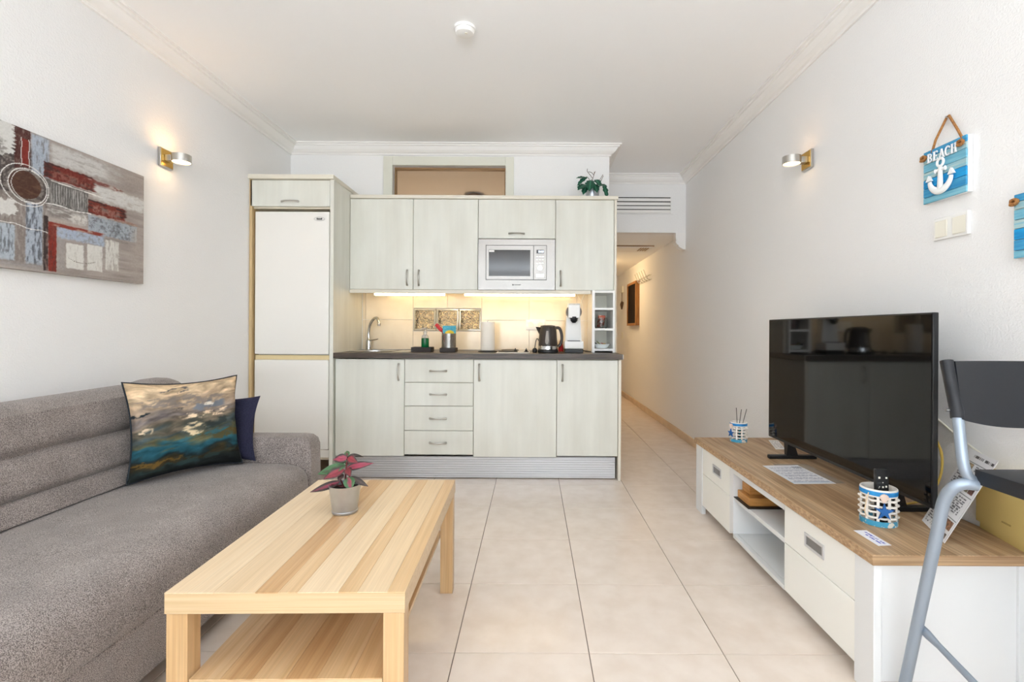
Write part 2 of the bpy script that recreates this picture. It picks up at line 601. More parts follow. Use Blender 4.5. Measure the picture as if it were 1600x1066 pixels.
# wall behind the camera, with the balcony opening
w = new()
box(w, XL, XW0, YF - 0.1, YF, 0, ZC)
box(w, XW1, XR, YF - 0.1, YF, 0, ZC)
box(w, XW0, XW1, YF - 0.1, YF, ZW1, ZC)
box(w, XW0, XW1, YF - 0.1, YF, 0, ZW0)
struct('wall_front', w, M_WALL)
win2 = thing('window_2', None, None, (0, YF - 0.05, ZW0), kind='structure')
f = new()
for x in (XW0, (XW0 + XW1) / 2 - 0.03, XW1 - 0.06):
    box(f, x, x + 0.06, YF - 0.09, YF - 0.04, ZW0, ZW1)
for z in (ZW0, ZW1 - 0.06):
    box(f, XW0 + 0.06, XW1 - 0.06, YF - 0.088, YF - 0.042, z, z + 0.06)
part('window_frame', f, M_WHITEP, win2)

# cornice, mitred round the room
prof = [(0, 2.538), (0.012, 2.538), (0.014, 2.55), (0.03, 2.556), (0.047, 2.57), (0.058, 2.588), (0.062, 2.596), (0.074, 2.598),
        (0.076, 2.608), (0.09, 2.61), (0.09, ZC), (0, ZC)]
path = [(XL, YF), (XL, YB), (XK, YB), (XK, YH), (XR, YH), (XR, YF)]


def off(i, d):
    def rn(a, b):
        t = (Vector(b) - Vector(a)).normalized()
        return Vector((t.y, -t.x))
    p = Vector(path[i])
    if i == 0:
        return p + rn(path[0], path[1]) * d
    if i == len(path) - 1:
        return p + rn(path[-2], path[-1]) * d
    a, b = rn(path[i - 1], path[i]), rn(path[i], path[i + 1])
    return p + (a + b) * d / (1 + a.dot(b))


for i in range(len(path) - 1):
    r0 = [(*off(i, d), z) for d, z in prof]
    r1 = [(*off(i + 1, d), z) for d, z in prof]
    struct('trim_%d' % (i + 1), loft(new(), [r0, r1]), M_CROWN)
# skirting
struct('baseboard_right', bx(XR - 0.012, XR, YF, YE, 0, 0.075, 0.003, 1), M_SKIRT)
struct('baseboard_left', bx(XL, XL + 0.012, YF, 3.5, 0, 0.075, 0.003, 1), M_SKIRT)
# corbel under the header's right end
corb = [(0, 0), (0.098, 0), (0.098, -0.05), (0.092, -0.075), (0.098, -0.09), (0.085, -0.115), (0.072, -0.118), (0.066, -0.14), (0.045, -0.15), (0.03, -0.163), (0, -0.165)]
struct('trim_6', prism(new(), corb, lambda u, v: (XR - u, YH, ZK + v), lambda u, v: (XR - u, YH + 0.09, ZK + v)), M_CROWN)

# wall tiles behind the worktop
ZT0, ZT1, ZT2 = 0.913, 1.162, 1.395


def wtile(x0, x1, z0, z1):
    g = 0.0012
    part('wall_tile', bx(x0 + g, x1 - g, YB - 0.008, YB, z0 + g, z1 - g, 0.0012, 1), M_SPLASH, wall_back, smooth=False)


for x0, x1 in ((-1.42, -1.394), (-1.394, -0.998), (-0.424, -0.028), (-0.028, 0.368), (0.368, XK)):
    wtile(x0, x1, ZT0, ZT1)
    wtile(x0, x1, ZT1, ZT2)
for x0, x1 in ((-0.998, -0.711), (-0.711, -0.424)):
    wtile(x0, x1, ZT0, GZ0 - 0.002)
    wtile(x0, x1, GZ1 + 0.002, ZT2)

# glass blocks set in the wall
for k in range(3):
    x0 = GB0 + 0.0005 + k * 0.189
    t = thing('glass_block', ('glass block with wavy face nearest the sink tap', 'middle glass block of the three above the utensil holder',
                              'glass block with wavy face beside the paper roll')[k], 'glass block', (x0 + 0.093, YB, GZ0), group='glass blocks in the tiled wall')
    r = new()
    z0, z1, x1 = GZ0 + 0.0015, GZ1 - 0.0015, x0 + 0.187
    for a in ((x0, x1, z0, z0 + 0.017), (x0, x1, z1 - 0.017, z1), (x0, x0 + 0.017, z0 + 0.017, z1 - 0.017), (x1 - 0.017, x1, z0 + 0.017, z1 - 0.017)):
        box(r, a[0], a[1], YB - 0.012, YB + 0.075, a[2], a[3], 0.002, 1)
    part('rim', r, M_BLOCKRIM, t)
    part('wavy_pane', bx(x0 + 0.0175, x1 - 0.0175, YB - 0.004, YB + 0.008, z0 + 0.0175, z1 - 0.0175), M_BLOCK, t)
    part('wavy_pane', bx(x0 + 0.0175, x1 - 0.0175, YB + 0.055, YB + 0.068, z0 + 0.0175, z1 - 0.0175), M_BLOCK, t)

# high window into the bedroom
win = thing('window_1', None, None, ((WX0 + WX1) / 2, YB, WZ0), kind='structure')
c = new()
box(c, -1.252, WX0, YB - 0.015, YB, 1.95, 2.526, 0.002, 1)
box(c, WX1, -0.163, YB - 0.015, YB, 1.95, 2.526, 0.002, 1)
box(c, WX0, WX1, YB - 0.015, YB, WZ1, 2.526, 0.002, 1)
part('window_frame', c, M_CASING, win)
c = new()
box(c, WX0, WX0 + 0.012, YB + 0.05, YB + 0.09, WZ0, WZ1)
box(c, WX1 - 0.012, WX1, YB + 0.05, YB + 0.09, WZ0, WZ1)
box(c, WX0 + 0.012, WX1 - 0.012, YB + 0.05, YB + 0.09, WZ1 - 0.016, WZ1)
box(c, WX0 + 0.012, WX1 - 0.012, YB + 0.05, YB + 0.09, WZ0, WZ0 + 0.016)
part('window_sash', c, M_SASH, win)
gp = bpy.data.materials.new('thin_pane')
gp.use_nodes = True
nt = gp.node_tree
nt.nodes.clear()
o_ = nt.nodes.new('ShaderNodeOutputMaterial')
mx = nt.nodes.new('ShaderNodeMixShader')
tr = nt.nodes.new('ShaderNodeBsdfTransparent')
gl = nt.nodes.new('ShaderNodeBsdfGlossy')
gl.inputs['Roughness'].default_value = 0.02
fr = nt.nodes.new('ShaderNodeFresnel')
fr.inputs['IOR'].default_value = 1.3
nt.links.new(fr.outputs[0], mx.inputs[0])
nt.links.new(tr.outputs[0], mx.inputs[1])
nt.links.new(gl.outputs[0], mx.inputs[2])
nt.links.new(mx.outputs[0], o_.inputs['Surface'])
part('window_pane', bx(WX0 + 0.0125, WX1 - 0.0125, YB + 0.068, YB + 0.072, WZ0 + 0.0165, WZ1 - 0.0165), gp, win)

# bedroom ceiling lamp seen through the high window
t = thing('ceiling_lamp', 'brown domed ceiling lamp seen through the high window', 'ceiling lamp', (-0.67, 5.62, ZC))
part('lamp_base', lathe(new(), [(0.05, -0.02), (0.055, 0)], c=(-0.67, 5.62, ZC)), M_SASH, t)
part('lamp_shade', lathe(new(), [(0.0, -0.115), (0.05, -0.11), (0.09, -0.085), (0.11, -0.045), (0.112, -0.021), (0.0, -0.0205)], c=(-0.67, 5.62, ZC)),
     mat('lamp_dome', rgb(120, 96, 72), 0.4), t)
point_light('bedroom_glow', (-0.9, 6.3, 1.3), 19, (1.0, 0.70, 0.42), 0.12)

# ------------------------------------------------------------------ kitchen units
YD = 3.56            # plane of the base doors
D = 0.019


def handle(parent, x, y, z, vert=True, length=0.118):
    """bow handle standing off the face at depth y"""
    h = new()
    pts, rs = [], []
    n = 12
    for k in range(n + 1):
        s = -1 + 2 * k / n
        outv = 0.004 + 0.026 * (1 - abs(s) ** 2.4)
        a = s * length / 2
        pts.append((x, y - outv, z + a) if vert else (x + a, y - outv, z))
        rs.append(0.0050 + 0.0034 * abs(s) ** 3)
    tube(h, pts, rs, 8)
    for s in (-1, 1):
        a = s * length / 2 * 0.97
        c_ = (x, y, z + a) if vert else (x + a, y, z)
        tube(h, [(c_[0], y + 0.0005, c_[2]), (c_[0], y - 0.006, c_[2])], 0.0068, 10)
    return part('handle', h, M_NICKEL, parent)


def carcass(x0, x1, y0, y1, z0, z1, t=0.018, back=True, top=True):
    b = new()
    box(b, x0, x0 + t, y0, y1, z0, z1)
    box(b, x1 - t, x1, y0, y1, z0, z1)
    box(b, x0 + t, x1 - t, y0, y1, z0, z0 + t)
    if top:
        box(b, x0 + t, x1 - t, y0, y1, z1 - t, z1)
    if back:
        box(b, x0 + t, x1 - t, y1 - 0.008, y1, z0 + t, z1 - t)
    return b


def front(name, x0, x1, z0, z1, y, parent, g=0.0017):
    return part(name, bx(x0 + g, x1 - g, y, y + D, z0 + g, z1 - g, 0.0015, 1), M_CAB, parent)


ZB0, ZB1 = 0.176, 0.871
BX = [-1.418, -0.919, -0.422, 0.177, 0.618]
labels = ['pale base cabinet under the sink with one tall handled door', 'base cabinet with a stack of four drawers and bow handles',
          'widest base cabinet with a plain pale door, under the hob', 'narrow base cabinet at the corridor end of the kitchen run']
for k, nm in enumerate(('base_cabinet', 'drawer_cabinet', 'base_cabinet', 'base_cabinet')):
    x0, x1 = BX[k], BX[k + 1]
    t = thing(nm, labels[k], 'cabinet', ((x0 + x1) / 2, 3.86, ZB0))
    part('carcass', carcass(x0 + 0.0008, x1 - 0.0008, YD + D + 0.002, YB - 0.012, ZB0, ZB1 - 0.001, top=(k != 0)), M_CABIN, t)
    if k == 1:
        zz = [0.180, 0.354, 0.531, 0.700, 0.869]
        for q in range(4):
            d = front('drawer', x0, x1, zz[q], zz[q + 1], YD, t)
            handle(d, (x0 + x1) / 2 - 0.005, YD, (zz[q] + zz[q + 1]) / 2 + 0.0, False)
    else:
        zb = {0: 0.168, 2: 0.165, 3: 0.174}[k]
        d = front('door', x0, x1, zb, 0.868, YD if k != 2 else YD - 0.002, t)
        hx = {0: x1 - 0.042, 2: x0 + 0.042, 3: x0 + 0.04}[k]
        handle(d, hx, YD if k != 2 else YD - 0.002, 0.775)
# end panel and plinth
solo('end_panel', bx(0.6195, 0.640, 3.555, YB - 0.01, 0.0005, ZB1, 0.001, 1), M_CABEDGE, 'cream upright panel closing the base units beside the corridor', 'panel', (0.63, 3.85, 0))
pl = new()
pz = 0.006
poly = [(0.012, pz)]
for i in range(9):
    z = pz + i * 0.0169
    poly += [(0, z + 0.0005), (0, z + 0.0115), (0.006, z + 0.0125), (0.006, z + 0.016)]
poly += [(0, 0.159), (0.012, 0.159)]
prism(pl, poly, lambda u, v: (-1.412, 3.598 + u, v), lambda u, v: (0.606, 3.598 + u, v))
solo('plinth', pl, M_ALU, 'ribbed aluminium plinth strip along the foot of the base cabinets', 'plinth', (-0.4, 3.6, 0), smooth=False)

# worktop with a cut-out for the sink
SX, SY, SRX = -1.235, 3.85, 0.15


def ring_plate(x0, x1, y0, y1, z0, z1, cx, cy, r, n=32):
    b = new()
    out, inn = [], []
    for k in range(n):
        a = 2 * PI * k / n
        ca, sa = math.cos(a), math.sin(a)
        tx = ((x1 - cx) if ca > 0 else (cx - x0)) / max(abs(ca), 1e-6)
        ty = ((y1 - cy) if sa > 0 else (cy - y0)) / max(abs(sa), 1e-6)
        tt = min(tx, ty)
        out.append((cx + ca * tt, cy + sa * tt))
        inn.append((cx + ca * r, cy + sa * r))
    for c_ in ((x0, y0), (x1, y0), (x1, y1), (x0, y1)):
        k = min(range(n), key=lambda i: (out[i][0] - c_[0]) ** 2 + (out[i][1] - c_[1]) ** 2)
        out[k] = c_
    O0, O1 = [b.verts.new((*p, z0)) for p in out], [b.verts.new((*p, z1)) for p in out]
    I0, I1 = [b.verts.new((*p, z0)) for p in inn], [b.verts.new((*p, z1)) for p in inn]
    for k in range(n):
        q = (k + 1) % n
        b.faces.new((O1[k], O1[q], I1[q], I1[k]))
        b.faces.new((O0[q], O0[k], I0[k], I0[q]))
        b.faces.new((O0[k], O0[q], O1[q], O1[k]))
        b.faces.new((I0[q], I0[k], I1[k], I1[q]))
    return b


wt = ring_plate(-1.424, -0.66, 3.537, YB - 0.0095, 0.8735, 0.911, SX, SY, SRX)
box(wt, -0.66, 0.648, 3.537, YB - 0.0095, 0.8735, 0.911)
bmesh.ops.remove_doubles(wt, verts=wt.verts[:], dist=1e-5)
t = thing('worktop', 'dark brown worktop running the length of the base cabinets', 'worktop', (-0.39, 3.84, 0.8735))
part('slab', wt, M_COUNTER, t, smooth=False)
part('end_strip', bx(0.6482, 0.652, 3.540, YB - 0.01, 0.875, 0.9095), M_NICKEL, t)

# sink, tap, hob
t = thing('sink', 'round steel sink with drainer plate set in the dark worktop', 'sink', (SX, SY, 0.911))
sk = lathe(new(), [(0.02, -0.150), (0.115, -0.148), (0.138, -0.13), (0.145, -0.004), (0.152, 0.0012), (0.175, 0.0012), (0.176, 0.0042), (0.158, 0.0045), (0.143, 0.001), (0.135, -0.128), (0.112, -0.144), (0.02, -0.146)], 40, (SX, SY, 0.911))
part('basin', sk, M_STEEL, t)
dr = new()
box(dr, -1.055, -0.925, 3.70, 4.02, 0.9115, 0.9145, 0.001, 1)
part('drainer', dr, M_STEEL, t)
t = thing('tap', 'chrome swan-neck mixer tap behind the round sink', 'tap', (-1.345, 4.07, 0.911))
part('tap_base', lathe(new(), [(0.027, 0), (0.027, 0.006), (0.022, 0.01), (0.021, 0.075), (0.017, 0.088), (0.012, 0.095)], c=(-1.345, 4.07, 0.9115)), M_CHROME, t)
part('spout', tube(new(), catmull([(-1.345, 4.07, 1.0), (-1.347, 4.07, 1.06), (-1.328, 4.06, 1.13), (-1.292, 4.04, 1.168), (-1.262, 4.02, 1.172), (-1.246, 4.0, 1.15), (-1.238, 3.99, 1.128)], 5), 0.0115, 12), M_CHROME, t)
part('nozzle', lathe(new(), [(0.013, 0), (0.015, 0.02), (0.012, 0.024)], 16, (-1.237, 3.988, 1.108)), M_CHROME, t)
part('lever', tube(new(), [(-1.34, 4.06, 0.992), (-1.30, 4.04, 0.995), (-1.255, 4.02, 1.004)], [0.009, 0.006, 0.005], 10), M_CHROME, t)
t = thing('hob', 'low steel cooktop with two dark knobs, beside the kettle', 'hob', (-0.1, 3.86, 0.911))
part('hob_plate', bx(-0.266, -0.018, 3.62, 4.10, 0.9113, 0.9165, 0.002, 1), M_STEEL, t)
part('hotplate', lathe(new(), [(0.07, 0), (0.07, 0.006), (0.062, 0.008)], 30, (-0.18, 3.98, 0.9166)), M_BLACK, t)
part('hotplate', lathe(new(), [(0.065, 0), (0.065, 0.006), (0.057, 0.008)], 30, (-0.195, 3.77, 0.9166)), M_BLACK, t)
for x in (-0.128, -0.046):
    kb = lathe(new(), [(0.019, 0), (0.018, 0.004), (0.011, 0.007), (0.009, 0.018), (0.004, 0.0195), (0.004, 0.028), (0.0, 0.029)], 18, (x, 3.72, 0.9166))
    part('knob', kb, M_BLACK, t)

# wall cabinets
YU, ZU0, ZU1 = 3.85, 1.392, 2.098
UX = [-1.4245, -0.932, -0.427, 0.175, 0.632]
for k, (nm, lb) in enumerate((('wall_cabinet', 'pale wall cabinet with a plain door, next to the fridge housing'),
                              ('wall_cabinet', 'pale wall cabinet with a plain door, between corner unit and microwave'),
                              ('wall_cabinet', 'wall cabinet with a lift-up flap above the steel microwave'),
                              ('wall_cabinet', 'wall cabinet with a tall door, above the coffee machine'))):
    x0, x1 = UX[k], UX[k + 1]
    t = thing(nm, lb, 'cabinet', ((x0 + x1) / 2, 4.0, ZU0))
    z1 = ZU1
    part('carcass', carcass(x0 + 0.001, x1 - 0.001, YU + D + 0.001, YB - 0.012, ZU0 + 0.002 if k != 2 else 1.79, z1), M_CABIN, t)
    if k == 2:
        d = front('flap_door', x0, x1, 1.792, z1, YU, t)
        handle(d, (x0 + x1) / 2 - 0.002, YU, 1.832, False)
    else:
        d = front('door', x0, x1, ZU0, z1, YU, t)
        handle(d, {0: x1 - 0.045, 1: x0 + 0.045, 3: x0 + 0.042}[k], YU, 1.484)
solo('side_panel', bx(0.6325, 0.651, 3.845, YB - 0.01, 0.9115, ZU1, 0.001, 1), M_CABEDGE, 'tall cream end panel standing on the worktop beside the corridor', 'panel', (0.64, 4.0, 0.9115))
solo('cabinet_cornice', bx(-1.4185, 0.66, 3.835, YB - 0.017, ZU1 + 0.0008, 2.126, 0.003, 2), M_CABEDGE, 'pale board capping the top of the wall cabinets', 'board', (-0.4, 4.0, ZU1))
pm = new()
box(pm, -1.4245, 0.452, 3.848, 3.868, 1.363, ZU0, 0.002, 1)
box(pm, -1.4245, 0.452, 3.868, YB - 0.012, 1.383, ZU0)
solo('pelmet_board', pm, M_CABEDGE, 'pale light pelmet under the wall cabinets, hiding the lamps', 'board', (-0.4, 3.9, 1.37))
for a, b, lb in ((-1.25, -0.69, 'shorter glowing strip light under the cabinets, above the tap'), (-0.54, 0.335, 'longer glowing strip light under the cabinets, above the hob')):
    t = thing('strip_light', lb, 'light', ((a + b) / 2, 3.905, 1.36), group='strip lights under the wall cabinets')
    part('light_base', bx(a, b, 3.895, 3.92, 1.371, 1.3825), M_WHITEP, t)
    part('light_tube', bx(a + 0.002, b - 0.002, 3.893, 3.919, 1.349, 1.3705, 0.005, 2), M_LED, t)

# tower with the fridge
FX0, FX1 = -2.028, -1.4255
t = thing('fridge_housing', 'tall pale housing unit around the white fridge', 'cabinet', (-1.73, 3.85, 0))
part('side_board', bx(FX0, FX0 + 0.018, 3.537, YB - 0.002, 0.0005, 2.149, 0.001, 1), mat('raw_board', rgb(206, 180, 136), 0.6), t, label='tan bare-edged side board')
part('side_board', bx(FX1 - 0.026, FX1, 3.537, YB - 0.002, 0.0005, 2.149, 0.001, 1), M_CAB, t)
part('top_board', bx(FX0, FX1 + 0.006, 3.512, YB - 0.002, 2.1492, 2.18, 0.004, 2), M_CABEDGE, t)
fl = front('flap_door', FX0 + 0.004, FX1 - 0.026, 1.956, 2.146, 3.537, t)
handle(fl, -1.737, 3.537, 1.992, False)
part('shelf_board', bx(FX0 + 0.018, FX1 - 0.026, 3.56, YB - 0.002, 1.945, 1.962), M_CABIN, t)
part('back_board', bx(FX0 + 0.018, FX1 - 0.026, YB - 0.012, YB - 0.002, 0.1, 1.945), M_CABIN, t)
part('floor_board', bx(FX0 + 0.018, FX1 - 0.026, 3.60, YB - 0.012, 0.13, 0.148), M_CABIN, t)
t = thing('fridge', 'white two-door fridge freezer in the pale housing', 'fridge', (-1.74, 3.85, 0.148))
part('fridge_body', bx(-2.0, -1.462, 3.612, 4.11, 0.1485, 1.922, 0.004, 1), M_FRIDGE, t)
fd = part('fridge_door', bx(-1.998, -1.464, 3.555, 3.611, 0.898, 1.925, 0.007, 3), M_FRIDGE, t)
part('fridge_door', bx(-1.998, -1.464, 3.555, 3.611, 0.215, 0.858, 0.007, 3), M_FRIDGE, t)
part('grip_strip', bx(-1.998, -1.464, 3.572, 3.611, 0.859, 0.891), M_FRIDGETRIM, t, label='yellowed grip strip between the doors')
part('kick_grille', bx(-1.998, -1.464, 3.575, 3.611, 0.15, 0.208, 0.003, 1), M_FRIDGE, t)
eb = new()
tube(eb, [(-1.535 + 0.038 * math.cos(a), 3.5535, 1.872 + 0.0125 * math.sin(a)) for a in np.linspace(0, 2 * PI, 28, endpoint=False)], 0.0013, 6, True)
part('brand_badge', eb, M_NICKEL, fd)
eb = new()
for i, (u, h) in enumerate(((-0.016, 0.012), (-0.008, 0.009), (0.0, 0.009), (0.008, 0.009), (0.016, 0.012))):
    box(eb, -1.535 + u - 0.0028, -1.535 + u + 0.0028, 3.553, 3.5552, 1.867, 1.867 + h)
part('badge_mark', eb, M_DARK, fd)

# microwave
t = thing('microwave', 'built-in stainless steel microwave under the flap cabinet', 'microwave', (-0.126, 4.0, 1.395))
ym = 3.842
fr_ = new()
X0, X1, Z0, Z1 = -0.424, 0.172, 1.394, 1.786
dx0, dx1, dz0, dz1 = -0.366, 0.108, 1.470, 1.741
box(fr_, X0, dx0, ym, ym + 0.026, Z0, Z1)
box(fr_, dx1, X1, ym, ym + 0.026, Z0, Z1)
box(fr_, dx0, dx1, ym, ym + 0.026, Z0, dz0)
box(fr_, dx0, dx1, ym, ym + 0.026, dz1, Z1)
part('surround', fr_, M_STEELD, t, smooth=False)
part('oven_body', bx(-0.38, 0.125, 3.873, 4.10, 1.412, 1.765), M_DARK, t)
gx = 0.004
dd = new()
wx0, wx1, wz0, wz1 = -0.342, -0.020, 1.500, 1.703
xd = 0.004
box(dd, dx0 + gx, wx0, ym - 0.004, ym + 0.02, dz0 + gx, dz1 - gx)
box(dd, wx1, xd, ym - 0.004, ym + 0.02, dz0 + gx, dz1 - gx)
box(dd, wx0, wx1, ym - 0.004, ym + 0.02, dz0 + gx, wz0)
box(dd, wx0, wx1, ym - 0.004, ym + 0.02, wz1, dz1 - gx)
dr_ = part('oven_door', dd, M_STEELD, t, smooth=False)
part('door_glass', bx(wx0, wx1, ym - 0.002, ym + 0.015, wz0, wz1), mat('oven_glass', rgb(38, 32, 28), 0.05, spec=0.5, ior=1.5), dr_)
part('door_sticker', bx(wx0 + 0.002, wx0 + 0.042, ym - 0.0028, ym - 0.002, wz1 - 0.016, wz1 - 0.002), M_WHITEP, dr_)
cp = part('control_panel', bx(xd + 0.004, dx1 - gx, ym - 0.004, ym + 0.02, dz0 + gx, dz1 - gx), M_STEELD, t, smooth=False)
part('display', bx(0.028, 0.086, ym - 0.0055, ym - 0.004, 1.677, 1.705), M_BLACKG, cp)
tcv = bpy.data.curves.new('digits', 'FONT')
tcv.body = '0:00'
tcv.size = 0.024
tcv.align_x = 'RIGHT'
tcv.extrude = 0.0004
to = bpy.data.objects.new('digits_tmp', tcv)
COL.objects.link(to)
dg = bpy.context.evaluated_depsgraph_get()
me = bpy.data.meshes.new_from_object(to.evaluated_get(dg))
bpy.data.objects.remove(to)
b_ = new()
b_.from_mesh(me)
b_.transform(Matrix.Translation((0.083, ym - 0.0058, 1.6825)) @ Matrix.Rotation(PI / 2, 4, 'X'))
part('digits', b_, M_DISPLAY, cp, smooth=False)
for z in (1.648, 1.622, 1.596):
    for x in (0.022, 0.044, 0.066):
        part('button', bx(x + 0.002, x + 0.019, ym - 0.006, ym - 0.004, z, z + 0.008, 0.001, 1), M_NICKEL, cp)
part('dial', tube(new(), [(0.055, ym - 0.004, 1.562), (0.055, ym - 0.016, 1.562)], 0.018, 24), M_CHROME, cp)
part('open_button', bx(0.024, 0.088, ym - 0.0075, ym - 0.004, 1.488, 1.519, 0.002, 1), M_NICKEL, cp)
mk_ = new()
box(mk_, -0.158, -0.149, ym - 0.0006, ym, 1.428, 1.437)
for i in range(7):
    box(mk_, -0.142 + i * 0.0068, -0.137 + i * 0.0068, ym - 0.0006, ym, 1.430, 1.4355)
part('brand_mark', mk_, M_DARK, t)
gpm = new()
box(gpm, dx0, dx1, ym + 0.021, ym + 0.0265, dz0, dz1)
part('shadow_gap', gpm, M_BLACK, t)

# small rack of pigeonholes
RX0, RX1, RY = 0.458, 0.6318, 3.80
t = thing('pigeonhole_rack', 'narrow white rack of open pigeonholes at the end of the worktop', 'shelf', (0.54, 3.9, 0.9115))
part('side_board', bx(RX0, RX0 + 0.02, RY, YB - 0.012, 0.9118, 1.390), M_WHITEP, t)
part('side_board', bx(RX1 - 0.014, RX1, RY, YB - 0.012, 0.9118, 1.390), M_WHITEP, t)
for z in (0.925, 1.082, 1.240, 1.372):
    part('shelf_board', bx(RX0 + 0.0203, RX1 - 0.0143, RY + 0.001, YB - 0.013, z, z + 0.016), M_WHITEP, t)
part('back_board', bx(RX0 + 0.0203, RX1 - 0.0143, YB - 0.0125, YB - 0.0095, 0.93, 1.37), M_OFFWHITE, t)
t = thing('glass_jar', 'clear glass jar holding orange packets in the middle pigeonhole', 'jar', (0.545, 3.93, 1.0985))
part('jar_wall', lathe(new(), [(0.045, 0), (0.05, 0.008), (0.052, 0.06), (0.047, 0.085), (0.0445, 0.085), (0.049, 0.06), (0.047, 0.01), (0.0, 0.006)], c=(0.545, 3.93, 1.0985)), M_GLASS, t)
pk = bx(-0.028, 0.028, -0.009, 0.009, 0, 0.095, 0.003, 1)
pk.transform(Matrix.Translation((0.538, 3.925, 1.108)) @ Matrix.Rotation(0.12, 4, 'Y'))
solo('orange_packet', pk, M_ORANGE, 'orange and white packet standing inside the glass jar', 'packet', (0.538, 3.925, 1.108))
t = thing('sachet_bowl', 'white bowl of sachets in the lowest pigeonhole', 'bowl', (0.545, 3.89, 0.9415))
part('bowl', lathe(new(), [(0.03, 0), (0.045, 0.004), (0.064, 0.03), (0.0655, 0.034), (0.062, 0.033), (0.042, 0.008), (0.0, 0.006)], c=(0.545, 3.89, 0.9415)), M_BOWL, t)
for i, (dx, dz, ry, cname, cc) in enumerate(((-0.048, 0.03, 0.6, 'black', (44, 44, 40)), (-0.025, 0.036, 0.75, 'olive green', (168, 172, 110)), (0.002, 0.03, -0.3, 'yellow', (214, 190, 90)), (0.028, 0.034, 0.25, 'red', (178, 48, 44)), (0.048, 0.027, -0.5, 'white', (226, 224, 218)))):
    b = bx(-0.028, 0.028, -0.018, 0.018, -0.0025, 0.0025, 0.002, 1)
    b.transform(Matrix.Translation((0.545 + dx * 0.75, 3.875 + 0.006 * i, 0.9415 + dz)) @ Matrix.Rotation(ry, 4, 'Y') @ Matrix.Rotation(0.4 - 0.2 * i, 4, 'Z'))
    solo('sachet', b, mat('sachet_' + cname.replace(' ', '_'), rgb(*cc), 0.45), cname + ' sachet lying in the white bowl on the rack', 'sachet', (0.545 + dx * 0.75, 3.875, 0.9415 + dz), group='sachets in the white bowl')

# worktop clutter
ZW = 0.9113
t = thing('soap_tray', 'small dark tray under the green soap bottle', 'tray', (-0.84, 3.8, ZW))
tb = new()
box(tb, -0.915, -0.765, 3.73, 3.85, ZW, ZW + 0.01, 0.002, 1)
for a in ((-0.915, -0.909, 3.73, 3.85), (-0.771, -0.765, 3.73, 3.85), (-0.909, -0.771, 3.73, 3.736), (-0.909, -0.771, 3.844, 3.85)):
    box(tb, *a, ZW + 0.01, ZW + 0.036)
part('tray_body', tb, mat('dark_stoneware', rgb(52, 44, 40), 0.6), t)
t = thing('soap_bottle', 'pump bottle of green washing-up soap on the dark tray', 'bottle', (-0.822, 3.79, ZW + 0.0102))
c_ = (-0.822, 3.79, ZW + 0.0102)
part('bottle', lathe(new(), [(0.026, 0), (0.029, 0.004), (0.029, 0.088), (0.027, 0.095), (0.0, 0.096)], c=c_), M_GREEN, t)
part('bottle_neck', lathe(new(), [(0.027, 0.0965), (0.024, 0.112), (0.014, 0.122), (0.014, 0.13), (0, 0.13)], c=c_), M_CLEARP, t)
pb = lathe(new(), [(0.015, 0.1305), (0.015, 0.144), (0.005, 0.146), (0.005, 0.168), (0, 0.168)], 16, c_)
tube(pb, [(c_[0] + 0.01, c_[1], c_[2] + 0.166), (c_[0] - 0.012, c_[1], c_[2] + 0.168), (c_[0] - 0.034, c_[1], c_[2] + 0.16)], [0.008, 0.007, 0.004], 10)
part('pump', pb, M_CLEARP, t)
CX_, CY_ = -0.642, 3.80
t = thing('utensil_holder', 'perforated steel utensil holder on a dark square base', 'holder', (CX_, CY_, ZW))
part('base', bx(CX_ - 0.06, CX_ + 0.06, CY_ - 0.06, CY_ + 0.06, ZW, ZW + 0.032, 0.003, 1), mat('dark_stoneware', rgb(52, 44, 40), 0.6), t)
cyl = new()
nS, nH = 40, 15
ring = []
for h in range(nH + 1):
    ring.append([cyl.verts.new((CX_ + 0.055 * math.cos(2 * PI * k / nS), CY_ + 0.055 * math.sin(2 * PI * k / nS), ZW + 0.0325 + 0.108 * h / nH)) for k in range(nS)])
for h in range(nH):
    for k in range(nS):
        if 1 < h < nH - 2 and h % 2 == 0 and k % 2 == 0 and (k // 2) % 5 != 4:
            continue
        cyl.faces.new((ring[h][k], ring[h][(k + 1) % nS], ring[h + 1][(k + 1) % nS], ring[h + 1][k]))
bmesh.ops.solidify(cyl, geom=cyl.faces[:], thickness=0.0015)
part('perforated_cup', cyl, M_STEEL, t)
t = thing('dish_brush', 'red dish brush standing in the perforated holder', 'brush', (CX_ - 0.035, CY_ - 0.005, ZW + 0.034))
part('brush_handle', tube(new(), [(CX_ - 0.02, CY_ - 0.01, ZW + 0.036), (CX_ - 0.044, CY_ - 0.015, ZW + 0.145), (CX_ - 0.055, CY_ - 0.015, ZW + 0.165)], 0.006, 8), M_RED, t)
hb = bx(-0.034, 0.034, -0.014, 0.014, -0.013, 0.013, 0.006, 2)
hb.transform(Matrix.Translation((CX_ - 0.073, CY_ - 0.02, ZW + 0.186)) @ Matrix.Rotation(0.85, 4, 'Y'))
part('brush_head', hb, M_RED, t)
t = thing('sponge_cloth', 'turquoise and yellow sponge cloth draped in the utensil holder', 'sponge', (CX_ + 0.008, CY_ - 0.02, ZW + 0.1))
sp = new()
loft(sp, [[(CX_ + u, CY_ - 0.028 + 0.012 * math.cos(u * 50) + d, z) for d, z in ((-0.006, ZW + 0.142), (-0.009, ZW + 0.19), (-0.006, ZW + 0.2), (0.006, ZW + 0.2), (0.008, ZW + 0.19), (0.006, ZW + 0.142))] for u in np.linspace(-0.04, 0.06, 9)])
part('cloth', sp, M_CYAN, t)
sp = new()
